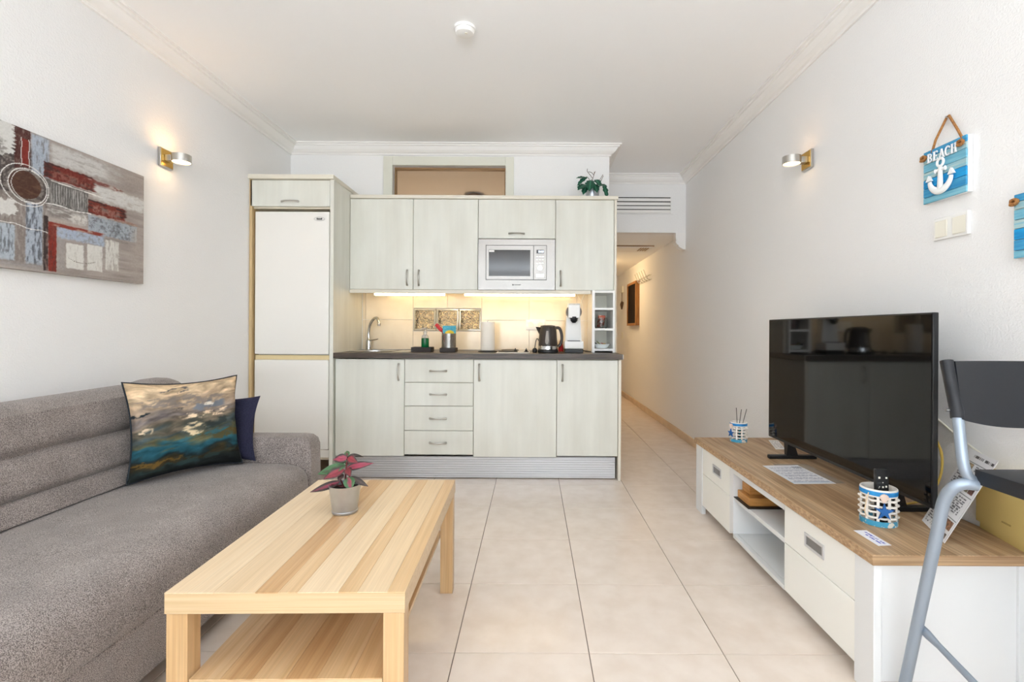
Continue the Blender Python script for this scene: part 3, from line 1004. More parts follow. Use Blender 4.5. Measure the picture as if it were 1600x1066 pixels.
loft(sp, [[(CX_ + u, CY_ - 0.038 + 0.012 * math.cos(u * 50) + d, z) for d, z in ((-0.003, ZW + 0.141), (-0.004, ZW + 0.150 + 0.016 * (1 - ((u - 0.012) / 0.036) ** 2)), (0.001, ZW + 0.150 + 0.016 * (1 - ((u - 0.012) / 0.036) ** 2)), (0.0015, ZW + 0.141))] for u in np.linspace(-0.022, 0.046, 9)])
part('patch', sp, M_YELL, t)
PX_, PY_ = -0.345, 3.82
t = thing('paper_towel_roll', 'white kitchen paper roll upright on a dark stand', 'paper roll', (PX_, PY_, ZW))
part('stand_base', lathe(new(), [(0.075, 0), (0.075, 0.006), (0.06, 0.012), (0.01, 0.013)], c=(PX_, PY_, ZW)), M_BLACK, t)
part('stand_rod', lathe(new(), [(0.006, 0.0135), (0.006, 0.236), (0.004, 0.242)], 12, (PX_, PY_, ZW)), M_CHROME, t)
part('roll', lathe(new(), [(0.02, 0.0135), (0.053, 0.0135), (0.0545, 0.02), (0.054, 0.225), (0.052, 0.231), (0.02, 0.231), (0.02, 0.0135)], 36, (PX_, PY_, ZW), caps=False), M_ROLL, t)
t = thing('wall_socket', 'white double wall socket in the tiles behind the kettle', 'socket', (0.02, YB - 0.009, 1.13))
part('socket_plate', bx(-0.055, 0.105, YB - 0.018, YB - 0.0085, 1.085, 1.168, 0.003, 2), M_WHITEP, t)
for x in (-0.015, 0.064):
    rg = new()
    lathe(rg, [(0.02, 0), (0.022, 0.0022), (0.019, 0.0022), (0.018, -0.005), (0.0, -0.005)], 24)
    rg.transform(Matrix.Translation((x, YB - 0.0185, 1.127)) @ Matrix.Rotation(PI / 2, 4, 'X'))
    s_ = part('socket_well', rg, M_OFFWHITE, t)
    pn = new()
    for d in (-0.009, 0.009):
        tube(pn, [(x + d, YB - 0.0136, 1.127), (x + d, YB - 0.0125, 1.127)], 0.0025, 8)
    part('contact', pn, M_DARK, s_)

KX, KY = 0.118, 3.76
t = thing('kettle', 'dark brown electric kettle with a steel band', 'kettle', (KX, KY, ZW))
part('kettle_base', lathe(new(), [(0.075, 0), (0.078, 0.004), (0.076, 0.02), (0.072, 0.023)], 36, (KX, KY, ZW)), M_BLACK, t)
part('steel_band', lathe(new(), [(0.072, 0.0235), (0.0745, 0.026), (0.074, 0.05), (0.0725, 0.0515)], 36, (KX, KY, ZW), caps=False), M_CHROME, t)
kb = part('kettle_body', lathe(new(), [(0.0725, 0.052), (0.073, 0.06), (0.066, 0.15), (0.062, 0.19), (0.058, 0.196)], 36, (KX, KY, ZW)), M_KETTLE, t)
part('lid', lathe(new(), [(0.0575, 0.1965), (0.055, 0.204), (0.03, 0.209), (0, 0.21)], 30, (KX, KY, ZW)), M_KETTLE, t)
sp = new()
loft(sp, [[(KX - 0.054, KY - 0.03, ZW + 0.192), (KX - 0.054, KY + 0.03, ZW + 0.192), (KX - 0.062, KY + 0.004, ZW + 0.13), (KX - 0.062, KY - 0.004, ZW + 0.13)],
          [(KX - 0.094, KY - 0.012, ZW + 0.196), (KX - 0.094, KY + 0.012, ZW + 0.196), (KX - 0.084, KY + 0.003, ZW + 0.172), (KX - 0.084, KY - 0.003, ZW + 0.172)]])
part('spout', sp, M_KETTLE, t)
part('handle', tube(new(), catmull([(KX + 0.055, KY, ZW + 0.188), (KX + 0.085, KY, ZW + 0.186), (KX + 0.101, KY, ZW + 0.15), (KX + 0.105, KY, ZW + 0.105), (KX + 0.096, KY, ZW + 0.065), (KX + 0.076, KY, ZW + 0.045)], 5), 0.0115, 12), M_KETTLE, t)
wg = new()
prism(wg, [(-0.009, 0.065), (-0.016, 0.075), (-0.018, 0.09), (-0.008, 0.165), (0.006, 0.165), (0.01, 0.09), (0.004, 0.068)], lambda u, v: (KX + u - 0.006, KY - 0.0765 + (v - 0.06) * 0.078, ZW + v), lambda u, v: (KX + u - 0.006, KY - 0.069 + (v - 0.06) * 0.078, ZW + v))
part('water_gauge', wg, M_SMOKE, kb)
part('power_cord', tube(new(), catmull([(KX - 0.04, KY + 0.068, ZW + 0.012), (KX - 0.075, KY + 0.05, ZW + 0.1), (KX - 0.09, KY + 0.03, ZW + 0.09), (KX - 0.098, KY + 0.01, ZW + 0.045), (KX - 0.1, KY, ZW + 0.02)], 5), 0.0035, 8), M_BLACK, t)
part('plug', lathe(new(), [(0.014, 0), (0.019, 0.005), (0.019, 0.022), (0.01, 0.034)], 14, (KX - 0.1, KY, ZW)), M_BLACK, t)
rc = new()
loft(rc, [[(0.222 + 0.019 * s * math.cos(a), 3.85 + 0.03 * s * math.sin(a), ZW + z + (0.006 * math.sin(3 * a))) for a in np.linspace(0, 2 * PI, 14, endpoint=False)] for s, z in ((1.0, 0.006), (1.1, 0.02), (0.85, 0.05), (0.5, 0.085), (0.15, 0.094))])
solo('red_cloth', rc, M_REDCLOTH, 'crumpled red cloth between the kettle and the coffee machine', 'cloth', (0.222, 3.85, ZW))

QX, QY = 0.314, 3.80
t = thing('coffee_machine', 'white pod coffee machine with a round dark head', 'coffee machine', (QX, QY, ZW))
part('drip_tray', bx(QX - 0.072, QX + 0.072, QY - 0.075, QY + 0.09, ZW + 0.03, ZW + 0.088, 0.008, 2), M_WHITEP, t)
part('foot', bx(QX - 0.069, QX + 0.069, QY - 0.072, QY + 0.087, ZW, ZW + 0.0295, 0.003, 1), M_BLACK, t)
part('grate', bx(QX - 0.046, QX + 0.046, QY - 0.07, QY - 0.005, ZW + 0.0885, ZW + 0.093), M_BLACK, t)
cb = new()
loft(cb, [[(QX + w_ * u, y_, z_) for u, y_ in ((-1, QY + 0.0), (-0.8, QY - 0.006), (0.8, QY - 0.006), (1, QY), (1, QY + 0.08), (-1, QY + 0.08))] for w_, z_ in ((0.064, ZW + 0.0885), (0.06, ZW + 0.14), (0.054, ZW + 0.25), (0.05, ZW + 0.29))])
part('column', cb, M_WHITEP, t)
hd = new()
tube(hd, [(QX, QY - 0.06, ZW + 0.31), (QX, QY + 0.045, ZW + 0.31)], 0.058, 36)
part('head_disc', hd, mat('dark_disc', rgb(70, 60, 52), 0.35), t)
hc = new()
loft(hc, [[(QX + 0.045 * u, y_, z_) for u, y_ in ((-1, QY - 0.07 + b_), (-0.85, QY - 0.078 + b_), (0.85, QY - 0.078 + b_), (1, QY - 0.07 + b_), (1, QY + 0.055), (-1, QY + 0.055))] for z_, b_ in ((ZW + 0.265, 0.004), (ZW + 0.32, 0), (ZW + 0.36, 0.006), (ZW + 0.374, 0.03))])
part('head_cover', hc, M_WHITEP, t)
part('nozzle', lathe(new(), [(0.012, -0.035), (0.026, -0.02), (0.029, 0.0), (0.029, 0.012)], 24, (QX, QY - 0.05, ZW + 0.262)), M_BLACK, t)
part('power_cord', tube(new(), catmull([(QX + 0.06, QY + 0.085, ZW + 0.02), (QX + 0.09, QY + 0.1, ZW + 0.008), (QX + 0.125, QY + 0.08, ZW + 0.006), (QX + 0.136, QY + 0.03, ZW + 0.006)], 5), 0.0035, 8), M_BLACK, t)
solo('lamp_cable', tube(new(), catmull([(0.37, 4.12, 1.38), (0.40, 4.115, 1.33), (0.415, 4.12, 1.28), (0.405, 4.12, 1.24), (0.39, 4.12, 1.27), (0.41, 4.115, 1.34), (0.43, 4.12, 1.38)], 5), 0.003, 6), M_OFFWHITE, 'loose pale cable hanging under the cabinets above the coffee machine', 'cable', (0.40, 4.12, 1.3))

# ------------------------------------------------------------------ plant on the wall cabinets


def leaf_mesh(base, direction, normal, length, width, cfun, bend=0.3, nu=9, nv=7, lobes=0.0, tip=1.0, fold=0.15):
    """one leaf as a coloured grid: returns verts, faces, colours"""
    d = Vector(direction).normalized()
    n = Vector(normal)
    n = (n - d * n.dot(d)).normalized()
    s = d.cross(n).normalized()
    V, C = [], []
    for i in range(nu):
        u = i / (nu - 1)
        wv = width * (math.sin(PI * min(u ** 0.75, 1.0)) ** 0.85 if u < 1 else 0)
        if lobes > 0:
            wv *= 1 - lobes * (0.5 + 0.5 * math.cos(u * 22))
        wv = max(wv, 0.0006)
        for j in range(nv):
            v = -1 + 2 * j / (nv - 1)
            p = Vector(base) + d * (length * u) + s * (wv * v) + n * (-bend * length * u * u + fold * abs(v) * wv)
            V.append(tuple(p))
            C.append(cfun(u, v))
    return V, grid_faces(nu, nv), s2l(C)


UPX, UPY, UPZ = 0.468, 3.93, 2.1262
t = thing('potted_plant', 'green split-leaf plant with bare twigs in a metal pot on the wall cabinets', 'plant', (UPX, UPY, UPZ))
part('pot', lathe(new(), [(0.05, 0), (0.052, 0.002), (0.060, 0.098), (0.062, 0.1), (0.058, 0.099), (0.05, 0.006), (0, 0.005)], c=(UPX, UPY, UPZ)), M_ZINC, t)
part('soil', lathe(new(), [(0.054, 0.075), (0.0565, 0.082), (0.03, 0.088), (0, 0.089)], c=(UPX, UPY, UPZ)), M_SOIL, t)


def green(u, v):
    k = 0.75 + 0.25 * abs(v) + 0.1 * math.sin(u * 30)
    return (22 * k, 84 * k, 62 * k) if abs(v) > 0.12 else (60, 128, 96)


for a, e, ln, wd in (((-0.06, -0.05, 0.10), (-0.5, -0.5, -0.35), 0.10, 0.042), ((-0.02, -0.06, 0.13), (-0.15, -0.7, -0.75), 0.12, 0.045), ((0.01, -0.06, 0.1), (0.15, -0.7, -0.7), 0.10, 0.036),
                     ((-0.05, -0.02, 0.16), (-0.9, -0.35, 0.05), 0.085, 0.03), ((0.05, -0.03, 0.1), (0.6, -0.5, -0.1), 0.075, 0.03), ((0.085, -0.04, 0.1), (0.25, -0.4, -0.9), 0.12, 0.025), ((-0.05, -0.05, 0.09), (-0.35, -0.5, -0.75), 0.09, 0.033),
                     ((0.02, -0.045, 0.14), (0.3, -0.6, -0.5), 0.09, 0.034), ((-0.045, -0.03, 0.165), (-0.75, -0.3, -0.55), 0.11, 0.028)):
    b0 = (UPX + a[0], UPY + a[1], UPZ + a[2])
    v_, f_, c_ = leaf_mesh(b0, e, (0, -0.6, 0.8), ln, wd, green, 0.2, 12, 7, 0.35)
    colour_mesh('leaf', v_, f_, c_, M_LEAF, t)
stm = new()
for a in (((0, 0, 0.086), (-0.03, -0.03, 0.15), (-0.05, -0.04, 0.165)), ((0.005, 0, 0.086), (0.0, -0.03, 0.14), (-0.02, -0.06, 0.13)), ((0.01, 0, 0.086), (0.05, -0.02, 0.12), (0.085, -0.04, 0.1)), ((0, 0, 0.086), (-0.04, -0.03, 0.11), (-0.06, -0.05, 0.10))):
    tube(stm, catmull([(UPX + p[0], UPY + p[1], UPZ + p[2]) for p in a], 4), 0.0022, 6)
part('stem', stm, mat('green_stem', rgb(70, 84, 60), 0.7), t)
tw = new()
for a in (((0.0, 0, 0.086), (0.002, 0, 0.15), (0.012, 0, 0.185), (0.016, 0, 0.215)), ((0.002, 0, 0.165), (-0.02, 0, 0.195), (-0.04, 0, 0.22), (-0.038, 0, 0.24)), ((0.012, 0, 0.19), (-0.005, 0, 0.21), (-0.03, 0, 0.215)),
          ((0.03, 0, 0.086), (0.06, 0, 0.15), (0.085, 0, 0.195)), ((0.04, 0, 0.086), (0.068, 0, 0.14), (0.088, 0, 0.185)), ((0.016, 0, 0.2), (0.024, 0, 0.22))):
    tube(tw, catmull([(UPX + p[0], UPY + p[1], UPZ + p[2]) for p in a], 3), 0.0022, 6)
part('twig', tw, M_TWIG, t)

# ------------------------------------------------------------------ header grille, corridor
t = thing('vent_grille', 'white slatted air grille high on the header above the corridor', 'grille', (0.97, YH, 2.33))
part('grille_back', bx(0.58, 1.365, YH - 0.004, YH - 0.0005, 2.248, 2.412), M_DARK, t)
fr_ = new()
box(fr_, 0.57, 1.385, YH - 0.014, YH - 0.0045, 2.405, 2.422)
box(fr_, 0.57, 1.385, YH - 0.014, YH - 0.0045, 2.238, 2.252)
box(fr_, 1.362, 1.385, YH - 0.0138, YH - 0.0047, 2.252, 2.405)
part('grille_frame', fr_, M_WALL, t)
for z in (2.262, 2.300, 2.338, 2.378):
    b = bx(0.58, 1.361, -0.009, 0.009, -0.0028, 0.0028)
    b = bx(0.58, 1.361, -0.004, 0.004, -0.0155, 0.0155)
    b.transform(Matrix.Translation((0, YH - 0.017, z)) @ Matrix.Rotation(-0.35, 4, 'X'))
    part('slat', b, M_CROWN, t)
t = thing('ceiling_hatch', 'flat white hatch with a small grille in the corridor ceiling', 'hatch', (1.0, 5.83, ZK))
part('hatch_panel', bx(0.66, 1.375, 5.66, 6.02, ZK - 0.02, ZK - 0.0005, 0.002, 1), M_CROWN, t)
part('hatch_edge', bx(0.66, 1.385, 5.648, 5.6595, ZK - 0.012, ZK - 0.0005), M_SASH, t)
for k in range(4):
    part('slat', bx(1.24 + 0.028 * k, 1.255 + 0.028 * k, 5.70, 5.90, ZK - 0.024, ZK - 0.0202), M_SASH, t)
t = thing('framed_picture', 'dark picture in a deep honey-coloured frame on the corridor wall', 'picture', (XR, 7.33, 1.478))
fr_ = new()
for y0, y1, z0, z1 in ((7.01, 7.045, 1.16, 1.795), (7.615, 7.65, 1.16, 1.795), (7.045, 7.615, 1.16, 1.195), (7.045, 7.615, 1.76, 1.795)):
    box(fr_, XR - 0.057, XR - 0.001, y0, y1, z0, z1)
part('picture_frame', fr_, M_FRAMEW, t)
part('picture_face', bx(XR - 0.045, XR - 0.035, 7.046, 7.614, 1.196, 1.759), M_MIRROR, t)
t = thing('coat_rack', 'white wire coat rack with hooks high on the corridor wall', 'coat rack', (XR, 6.6, 1.8))
rk = new()
for z in (1.742, 1.80):
    tube(rk, [(XR - 0.012, 6.3, z), (XR - 0.012, 6.92, z)], 0.005, 8)
part('rail', rk, M_OFFWHITE, t)
for k in range(5):
    y = 6.34 + 0.135 * k
    h = tube(new(), catmull([(XR - 0.018, y, 1.738), (XR - 0.05, y, 1.755), (XR - 0.07, y, 1.80), (XR - 0.09, y + 0.03, 1.87)], 4), 0.005, 8)
    tube(h, catmull([(XR - 0.018, y, 1.80), (XR - 0.04, y, 1.79), (XR - 0.05, y, 1.76)], 4), 0.004, 8)
    part('hook', h, M_NICKEL, t)
t = thing('wall_ornament', 'cream wall box with a hanging cord and dark ornament near the corridor end', 'ornament', (XR, 8.35, 1.7))
part('ornament_box', bx(XR - 0.03, XR - 0.001, 8.24, 8.42, 1.72, 1.83, 0.004, 1), M_OFFWHITE, t)
part('cord', tube(new(), [(XR - 0.012, 8.33, 1.719), (XR - 0.012, 8.33, 1.57)], 0.005, 6), M_TWIG, t)
ob = new()
for a, b in (((8.33, 1.57), (8.42, 1.53)), ((8.33, 1.57), (8.22, 1.55)), ((8.33, 1.57), (8.33, 1.45)), ((8.42, 1.53), (8.33, 1.45)), ((8.22, 1.55), (8.33, 1.45))):
    tube(ob, [(XR - 0.016, *a), (XR - 0.016, *b)], 0.012, 8)
part('pendant', ob, M_TWIG, t)
solo('corridor_switch', bx(XR - 0.01, XR - 0.001, 8.28, 8.37, 0.95, 1.06, 0.003, 1), M_OFFWHITE, 'small cream switch low on the far corridor wall', 'switch', (XR, 8.32, 1.0))
t = thing('corridor_lamp', 'round ceiling lamp in the corridor, hidden behind the kitchen end', 'ceiling lamp', (0.86, 7.0, ZK))
part('lamp_base', lathe(new(), [(0.09, -0.02), (0.1, -0.0005)], c=(0.86, 7.0, ZK)), M_WHITEP, t)
part('lamp_globe', lathe(new(), [(0.0, -0.085), (0.05, -0.078), (0.085, -0.05), (0.09, -0.0205), (0, -0.0202)], c=(0.86, 7.0, ZK)), mat('corridor_globe', rgb(255, 240, 214), 0.4, emit=(1.0, 0.70, 0.36, 1), estr=82.0), t)

# ------------------------------------------------------------------ wall lamps


def sconce(name, x, y, z, sgn, label, lens, lens_top):
    t = thing(name, label, 'wall lamp', (x, y, z), 0, group=None)

    def X(d):
        return x + sgn * d

    def bxx(d0, d1, y0, y1, z0, z1, bev=0.0):
        a, b = sorted((X(d0), X(d1)))
        return bx(a, b, y0, y1, z0, z1, bev, 1)
    part('wall_plate', bxx(0.0006, 0.016, y - 0.048, y + 0.048, z - 0.05, z + 0.05, 0.002), M_NICKEL, t)
    part('brass_insert', bxx(0.0162, 0.0185, y - 0.042, y + 0.042, z - 0.044, z + 0.044), M_BRASS, t, label='polished brass face of the wall plate')
    part('arm', bxx(0.0188, 0.052, y - 0.022, y + 0.022, z - 0.017, z + 0.017, 0.002), M_NICKEL, t)
    c = (X(0.095), y, z)
    part('drum', lathe(new(), [(0.043, -0.02), (0.0475, -0.02), (0.0475, 0.02), (0.043, 0.02), (0.043, -0.02)], 40, c, caps=False), M_NICKEL, t)
    part('lens', lathe(new(), [(0.0, -0.0185), (0.0428, -0.0175), (0.0428, -0.008), (0, -0.008)], 32, c), lens, t)
    part('lens', lathe(new(), [(0.0, 0.0185), (0.0428, 0.0175), (0.0428, 0.008), (0, 0.008)], 32, c), lens_top, t)


sconce('wall_lamp', XL, 2.72, 2.012, 1, 'lit round nickel wall lamp above the grey sofa', M_LENS_ON, M_LENS_TOP)
sconce('wall_lamp', XR, 2.72, 2.022, -1, 'round nickel wall lamp above the television', M_LENS_DIM, M_LENS_TOP2)

# smoke detector
t = thing('smoke_detector', 'white round smoke detector on the ceiling', 'smoke detector', (-0.354, 2.52, ZC))
part('base', lathe(new(), [(0.054, -0.014), (0.055, -0.0005)], 36, (-0.354, 2.52, ZC)), M_WHITEP, t)
part('cover', lathe(new(), [(0.0, -0.036), (0.03, -0.036), (0.044, -0.032), (0.051, -0.0145), (0.05, -0.0142)], 36, (-0.354, 2.52, ZC)), M_WHITEP, t)
part('test_button', lathe(new(), [(0.0, -0.039), (0.007, -0.0385), (0.008, -0.0362)], 16, (-0.344, 2.505, ZC)), M_OFFWHITE, t)

# ------------------------------------------------------------------ painting
PY0, PY1, PZ0, PZ1, PXF = 1.44, 2.541, 1.306, 1.859, -2.0


def rect_mask(S, Tt, x0, x1, z0, z1, rough=0.004, seed=0, soft=0.003, rag=0.0):
    """rectangle with brushed edges; rag frays the far end along the stroke"""
    n1 = (vnoise(S * 40, Tt * 150, seed, 4) - 0.5) * 2 * rough
    n2 = (vnoise(S * 70 + 9, Tt * 30 + 4, seed + 5, 4) - 0.5) * 2 * rough
    n3 = (vnoise(S * 6, Tt * 130, seed + 9, 4) - 0.35) * rag
    a = np.clip((S + n1 - x0) / soft, 0, 1) * np.clip((x1 - S - n1 - n3) / (soft + rag * 0.3), 0, 1)
    b = np.clip((Tt + n2 - z0) / soft, 0, 1) * np.clip((z1 - Tt - n2) / soft, 0, 1)
    return np.clip(a, 0, 1) * np.clip(b, 0, 1)


def paint_canvas(S, Tt):
    C = np.zeros(S.shape + (3,))
    streak = vnoise(S * 7, Tt * 90, 3, 5)
    drip = vnoise(S * 110, Tt * 14, 6, 5)
    fine = vnoise(S * 190, Tt * 190, 8, 3)
    C[:] = np.array([160, 150, 144])
    C += (streak[..., None] - 0.5) * 50

    def put(mask, col, op=1.0, grain=0.0, seed=0, col2=None, tex='mix', amt=0.5):
        nonlocal C
        c = np.array(col, float)[None, None] * np.ones_like(C)
        if col2 is not None:
            if tex == 'drip':
                q = vnoise(S * 150, Tt * 40, seed + 31, 5)
            elif tex == 'streak':
                q = vnoise(S * 26, Tt * 120, seed + 31, 5)
            else:
                q = vnoise(S * 100, Tt * 100, seed + 31, 5)
            k = np.clip((q - (0.62 - 0.25 * amt)) * 6, 0, 1)[..., None]
            c = c * (1 - k) + np.array(col2, float) * k
        c = c + (fine[..., None] - 0.5) * 2 * grain
        m = (mask * op)[..., None]
        C = C * (1 - m) + c * m

    def R(x0, x1, z0, z1, col, op=1, rough=0.004, seed=0, grain=10, col2=None, soft=0.003, tex='mix', amt=0.5, rag=0.0):
        put(rect_mask(S, Tt, x0, x1, z0, z1, rough, seed, soft, rag), col, op, grain, seed, col2, tex, amt)
    # pale swathes dragged sideways
    R(2.045, 2.44, 1.762, 1.852, (200, 199, 196), 0.9, 0.01, 1, 6, (176, 172, 168), 0.016, 'streak', 0.3, 0.16)
    R(2.24, 2.56, 1.662, 1.742, (206, 205, 202), 0.92, 0.008, 2, 6, (182, 176, 170), 0.012, 'streak', 0.3)
    R(2.30, 2.545, 1.745, 1.86, (158, 148, 142), 0.6, 0.01, 41, 6, None, 0.04)
    R(1.44, 1.86, 1.70, 1.86, (186, 182, 178), 0.8, 0.02, 3, 8)
    # dark ground on the left with white patches
    R(1.60, 2.045, 1.565, 1.80, (70, 62, 60), 0.92, 0.015, 4, 20, (128, 120, 114), 0.02, 'mix', 0.35)
    R(1.905, 1.968, 1.69, 1.87, (80, 46, 42), 0.95, 0.003, 5, 14, (112, 92, 86), 0.003, 'drip', 0.3)
    R(1.72, 1.905, 1.735, 1.865, (212, 211, 207), 0.97, 0.022, 6, 5)
    R(1.74, 1.885, 1.72, 1.80, (120, 114, 110), 0.75, 0.03, 42, 30, (200, 198, 194), 0.02, 'mix', 0.4)
    R(1.966, 2.048, 1.69, 1.86, (170, 180, 194), 0.92, 0.004, 7, 10, (128, 130, 134), 0.01, 'drip', 0.45)
    R(1.932, 1.962, 1.715, 1.823, (122, 46, 38), 1, 0.0015, 8, 6)
    R(1.78, 1.918, 1.505, 1.572, (212, 210, 206), 0.95, 0.02, 9, 5)
    R(1.60, 2.03, 1.325, 1.60, (128, 118, 112), 0.85, 0.004, 43, 10, (150, 142, 136), 0.004, 'drip', 0.4)
    R(1.78, 1.915, 1.51, 1.568, (212, 210, 206), 0.95, 0.016, 9, 5)
    R(1.60, 1.912, 1.335, 1.478, (172, 181, 192), 0.95, 0.004, 10, 10, (112, 116, 122), 0.006, 'drip', 0.42)
    R(1.947, 2.020, 1.33, 1.58, (168, 177, 190), 0.95, 0.003, 12, 10, (98, 102, 110), 0.006, 'drip', 0.52)
    R(1.60, 2.03, 1.306, 1.345, (150, 146, 144), 0.7, 0.003, 44, 8, None, 0.02)
    # hatched grey block
    R(2.03, 2.225, 1.585, 1.695, (98, 95, 93), 0.96, 0.003, 13, 14, (138, 135, 132), 0.004, 'drip', 0.5)
    put(rect_mask(S, Tt, 2.045, 2.215, 1.60, 1.685, 0.004, 14, 0.01) * np.clip(np.sin(S * 560 + 5 * vnoise(S * 30, Tt * 12, 9, 2)) * 1.6 - 0.5, 0, 1) * np.clip(drip * 2.6 - 0.6, 0, 1), (206, 204, 200), 0.85)
    R(2.03, 2.225, 1.535, 1.592, (132, 126, 122), 0.9, 0.006, 45, 16, (196, 192, 188), 0.012, 'streak', 0.45)
    R(2.14, 2.222, 1.528, 1.585, (204, 201, 196), 0.9, 0.008, 15, 8, (170, 164, 158), 0.012)
    R(2.05, 2.32, 1.515, 1.535, (176, 160, 150), 0.7, 0.004, 46, 10, None, 0.01)
    # rust bars
    R(2.02, 2.27, 1.697, 1.763, (112, 44, 36), 0.98, 0.004, 16, 10, (66, 42, 40), 0.003, 'streak', 0.55, 0.05)
    R(2.05, 2.26, 1.70, 1.742, (150, 112, 100), 0.55, 0.006, 47, 16, (96, 46, 40), 0.01, 'mix', 0.7, 0.06)
    R(2.20, 2.44, 1.735, 1.756, (112, 52, 44), 0.75, 0.005, 17, 10, (184, 168, 158), 0.006, 'streak', 0.5, 0.16)
    R(2.222, 2.44, 1.597, 1.66, (116, 48, 38), 0.97, 0.005, 18, 10, (64, 42, 40), 0.003, 'streak', 0.5, 0.035)
    R(2.24, 2.40, 1.602, 1.645, (176, 150, 138), 0.5, 0.008, 48, 16, (110, 56, 46), 0.012, 'mix', 0.72)
    R(2.222, 2.30, 1.652, 1.661, (56, 40, 38), 0.8, 0.002, 49, 4)
    R(2.36, 2.53, 1.588, 1.606, (150, 112, 96), 0.65, 0.005, 19, 8, (178, 158, 148), 0.006, 'streak', 0.5, 0.06)
    # blue-grey blocks to the right
    R(2.222, 2.50, 1.507, 1.592, (160, 168, 178), 0.93, 0.004, 20, 12, (120, 124, 130), 0.005, 'mix', 0.45)
    R(2.33, 2.41, 1.512, 1.60, (92, 94, 96), 0.6, 0.012, 21, 24, (150, 156, 160), 0.03)
    R(2.485, 2.497, 1.51, 1.58, (186, 192, 196), 0.8, 0.002, 50, 6)
    R(2.222, 2.50, 1.49, 1.508, (140, 132, 126), 0.7, 0.004, 51, 8, None, 0.006)
    # window-like panel
    R(2.075, 2.315, 1.455, 1.512, (166, 178, 198), 0.92, 0.006, 22, 8, (146, 150, 158), 0.01, 'mix', 0.4)
    R(2.078, 2.12, 1.32, 1.46, (156, 150, 146), 0.8, 0.005, 52, 8, None, 0.01)
    R(2.02, 2.042, 1.312, 1.54, (58, 46, 44), 0.95, 0.002, 23, 8, (112, 92, 86), 0.003, 'drip', 0.35)
    R(2.04, 2.078, 1.312, 1.52, (128, 48, 38), 1, 0.0025, 24, 8, (96, 50, 44), 0.003, 'drip', 0.35)
    R(2.045, 2.075, 1.44, 1.51, (104, 74, 66), 0.6, 0.004, 53, 10, None, 0.02)
    R(2.04, 2.32, 1.503, 1.520, (134, 56, 44), 0.95, 0.0025, 25, 8, (170, 140, 126), 0.003, 'streak', 0.3, 0.05)
    R(2.118, 2.205, 1.335, 1.447, (214, 212, 206), 0.98, 0.003, 26, 4, (196, 192, 186), 0.004, 'drip', 0.2)
    R(2.218, 2.300, 1.337, 1.458, (213, 211, 205), 0.98, 0.003, 27, 4, (194, 190, 184), 0.004, 'drip', 0.2)
    R(2.312, 2.392, 1.35, 1.497, (210, 208, 202), 0.94, 0.005, 28, 6, (176, 170, 164), 0.006, 'drip', 0.42)
    # disc with rings
    dx, dz = (S - 1.948) / 1.15, (Tt - 1.642)
    rr = np.sqrt(dx * dx + dz * dz)
    rn = rr + (vnoise(S * 40, Tt * 40, 60, 3) - 0.5) * 0.002
    put((rn < 0.064) * 1.0, (132, 124, 118), 0.9, 8, 62, (96, 88, 84), 'streak', 0.5)
    put((rn < 0.054) * 1.0, (80, 54, 44), 1, 6, 61, (98, 70, 56), 'streak', 0.45)

    def ring(r0, ex, cx, wv):
        q = np.sqrt(((S - cx) / ex) ** 2 + (Tt - 1.640) ** 2)
        put((np.abs(q + (vnoise(S * 14, Tt * 14, 63, 2) - 0.5) * 0.008 - r0) < wv) * 1.0, (224, 222, 218), 1)
    ring(0.080, 1.17, 1.95, 0.0015)
    ring(0.066, 1.15, 1.960, 0.0017)
    ring(0.062, 1.13, 1.966, 0.0010)

    def line(f, x0, x1, wv=0.0016):
        z = f(S)
        put((np.abs(Tt - z) < wv) * ((S > x0) & (S < x1)), (228, 226, 222), 0.95)
    line(lambda s: 1.69 - 0.02 * (s - 2.05), 2.05, 2.30, 0.0018)
    line(lambda s: 1.592 + 0.003 * np.sin(s * 40), 2.03, 2.24, 0.0018)
    line(lambda s: 1.482 - 0.07 * (s - 1.86) + 0.003 * np.sin(s * 60), 1.60, 2.04, 0.0014)
    for x in (1.932, 1.962):
        put((np.abs(S - x + 0.0015 * np.sin(Tt * 90)) < 0.0014) * ((Tt > 1.71) & (Tt < 1.823)), (226, 222, 216), 0.9)
    # thin scratches over the white panes
    put((np.abs(Tt - (1.385 - 0.02 * np.sin((S - 2.12) * 20))) < 0.0008) * ((S > 2.13) & (S < 2.26)), (120, 112, 106), 0.8)
    put((np.abs(Tt - (1.378 - 0.012 * np.sin((S - 2.12) * 24))) < 0.0008) * ((S > 2.15) & (S < 2.26)), (140, 130, 120), 0.8)
    R(2.44, 2.55, 1.30, 1.60, (168, 157, 150), 0.6, 0.01, 29, 6, None, 0.05)
    C += (fine[..., None] - 0.5) * 10
    return s2l(np.clip(C, 0, 255))


t = thing('painting', 'abstract canvas painting in grey, white and rust red above the sofa', 'painting', (XL, 2.0, 1.58))
part('stretcher', bx(XL + 0.001, PXF - 0.0008, PY0, PY1, PZ0, PZ1, 0.001, 1), M_CANVAS, t)
nu, nv = 420, 230
S, Tt = np.meshgrid(np.linspace(PY0, PY1, nu), np.linspace(PZ0, PZ1, nv), indexing='ij')
V = np.stack([np.full(S.shape, PXF), S, Tt], -1).reshape(-1, 3)
colour_mesh('painted_face', V, grid_faces(nu, nv), paint_canvas(S, Tt).reshape(-1, 3), M_PAINT, t)

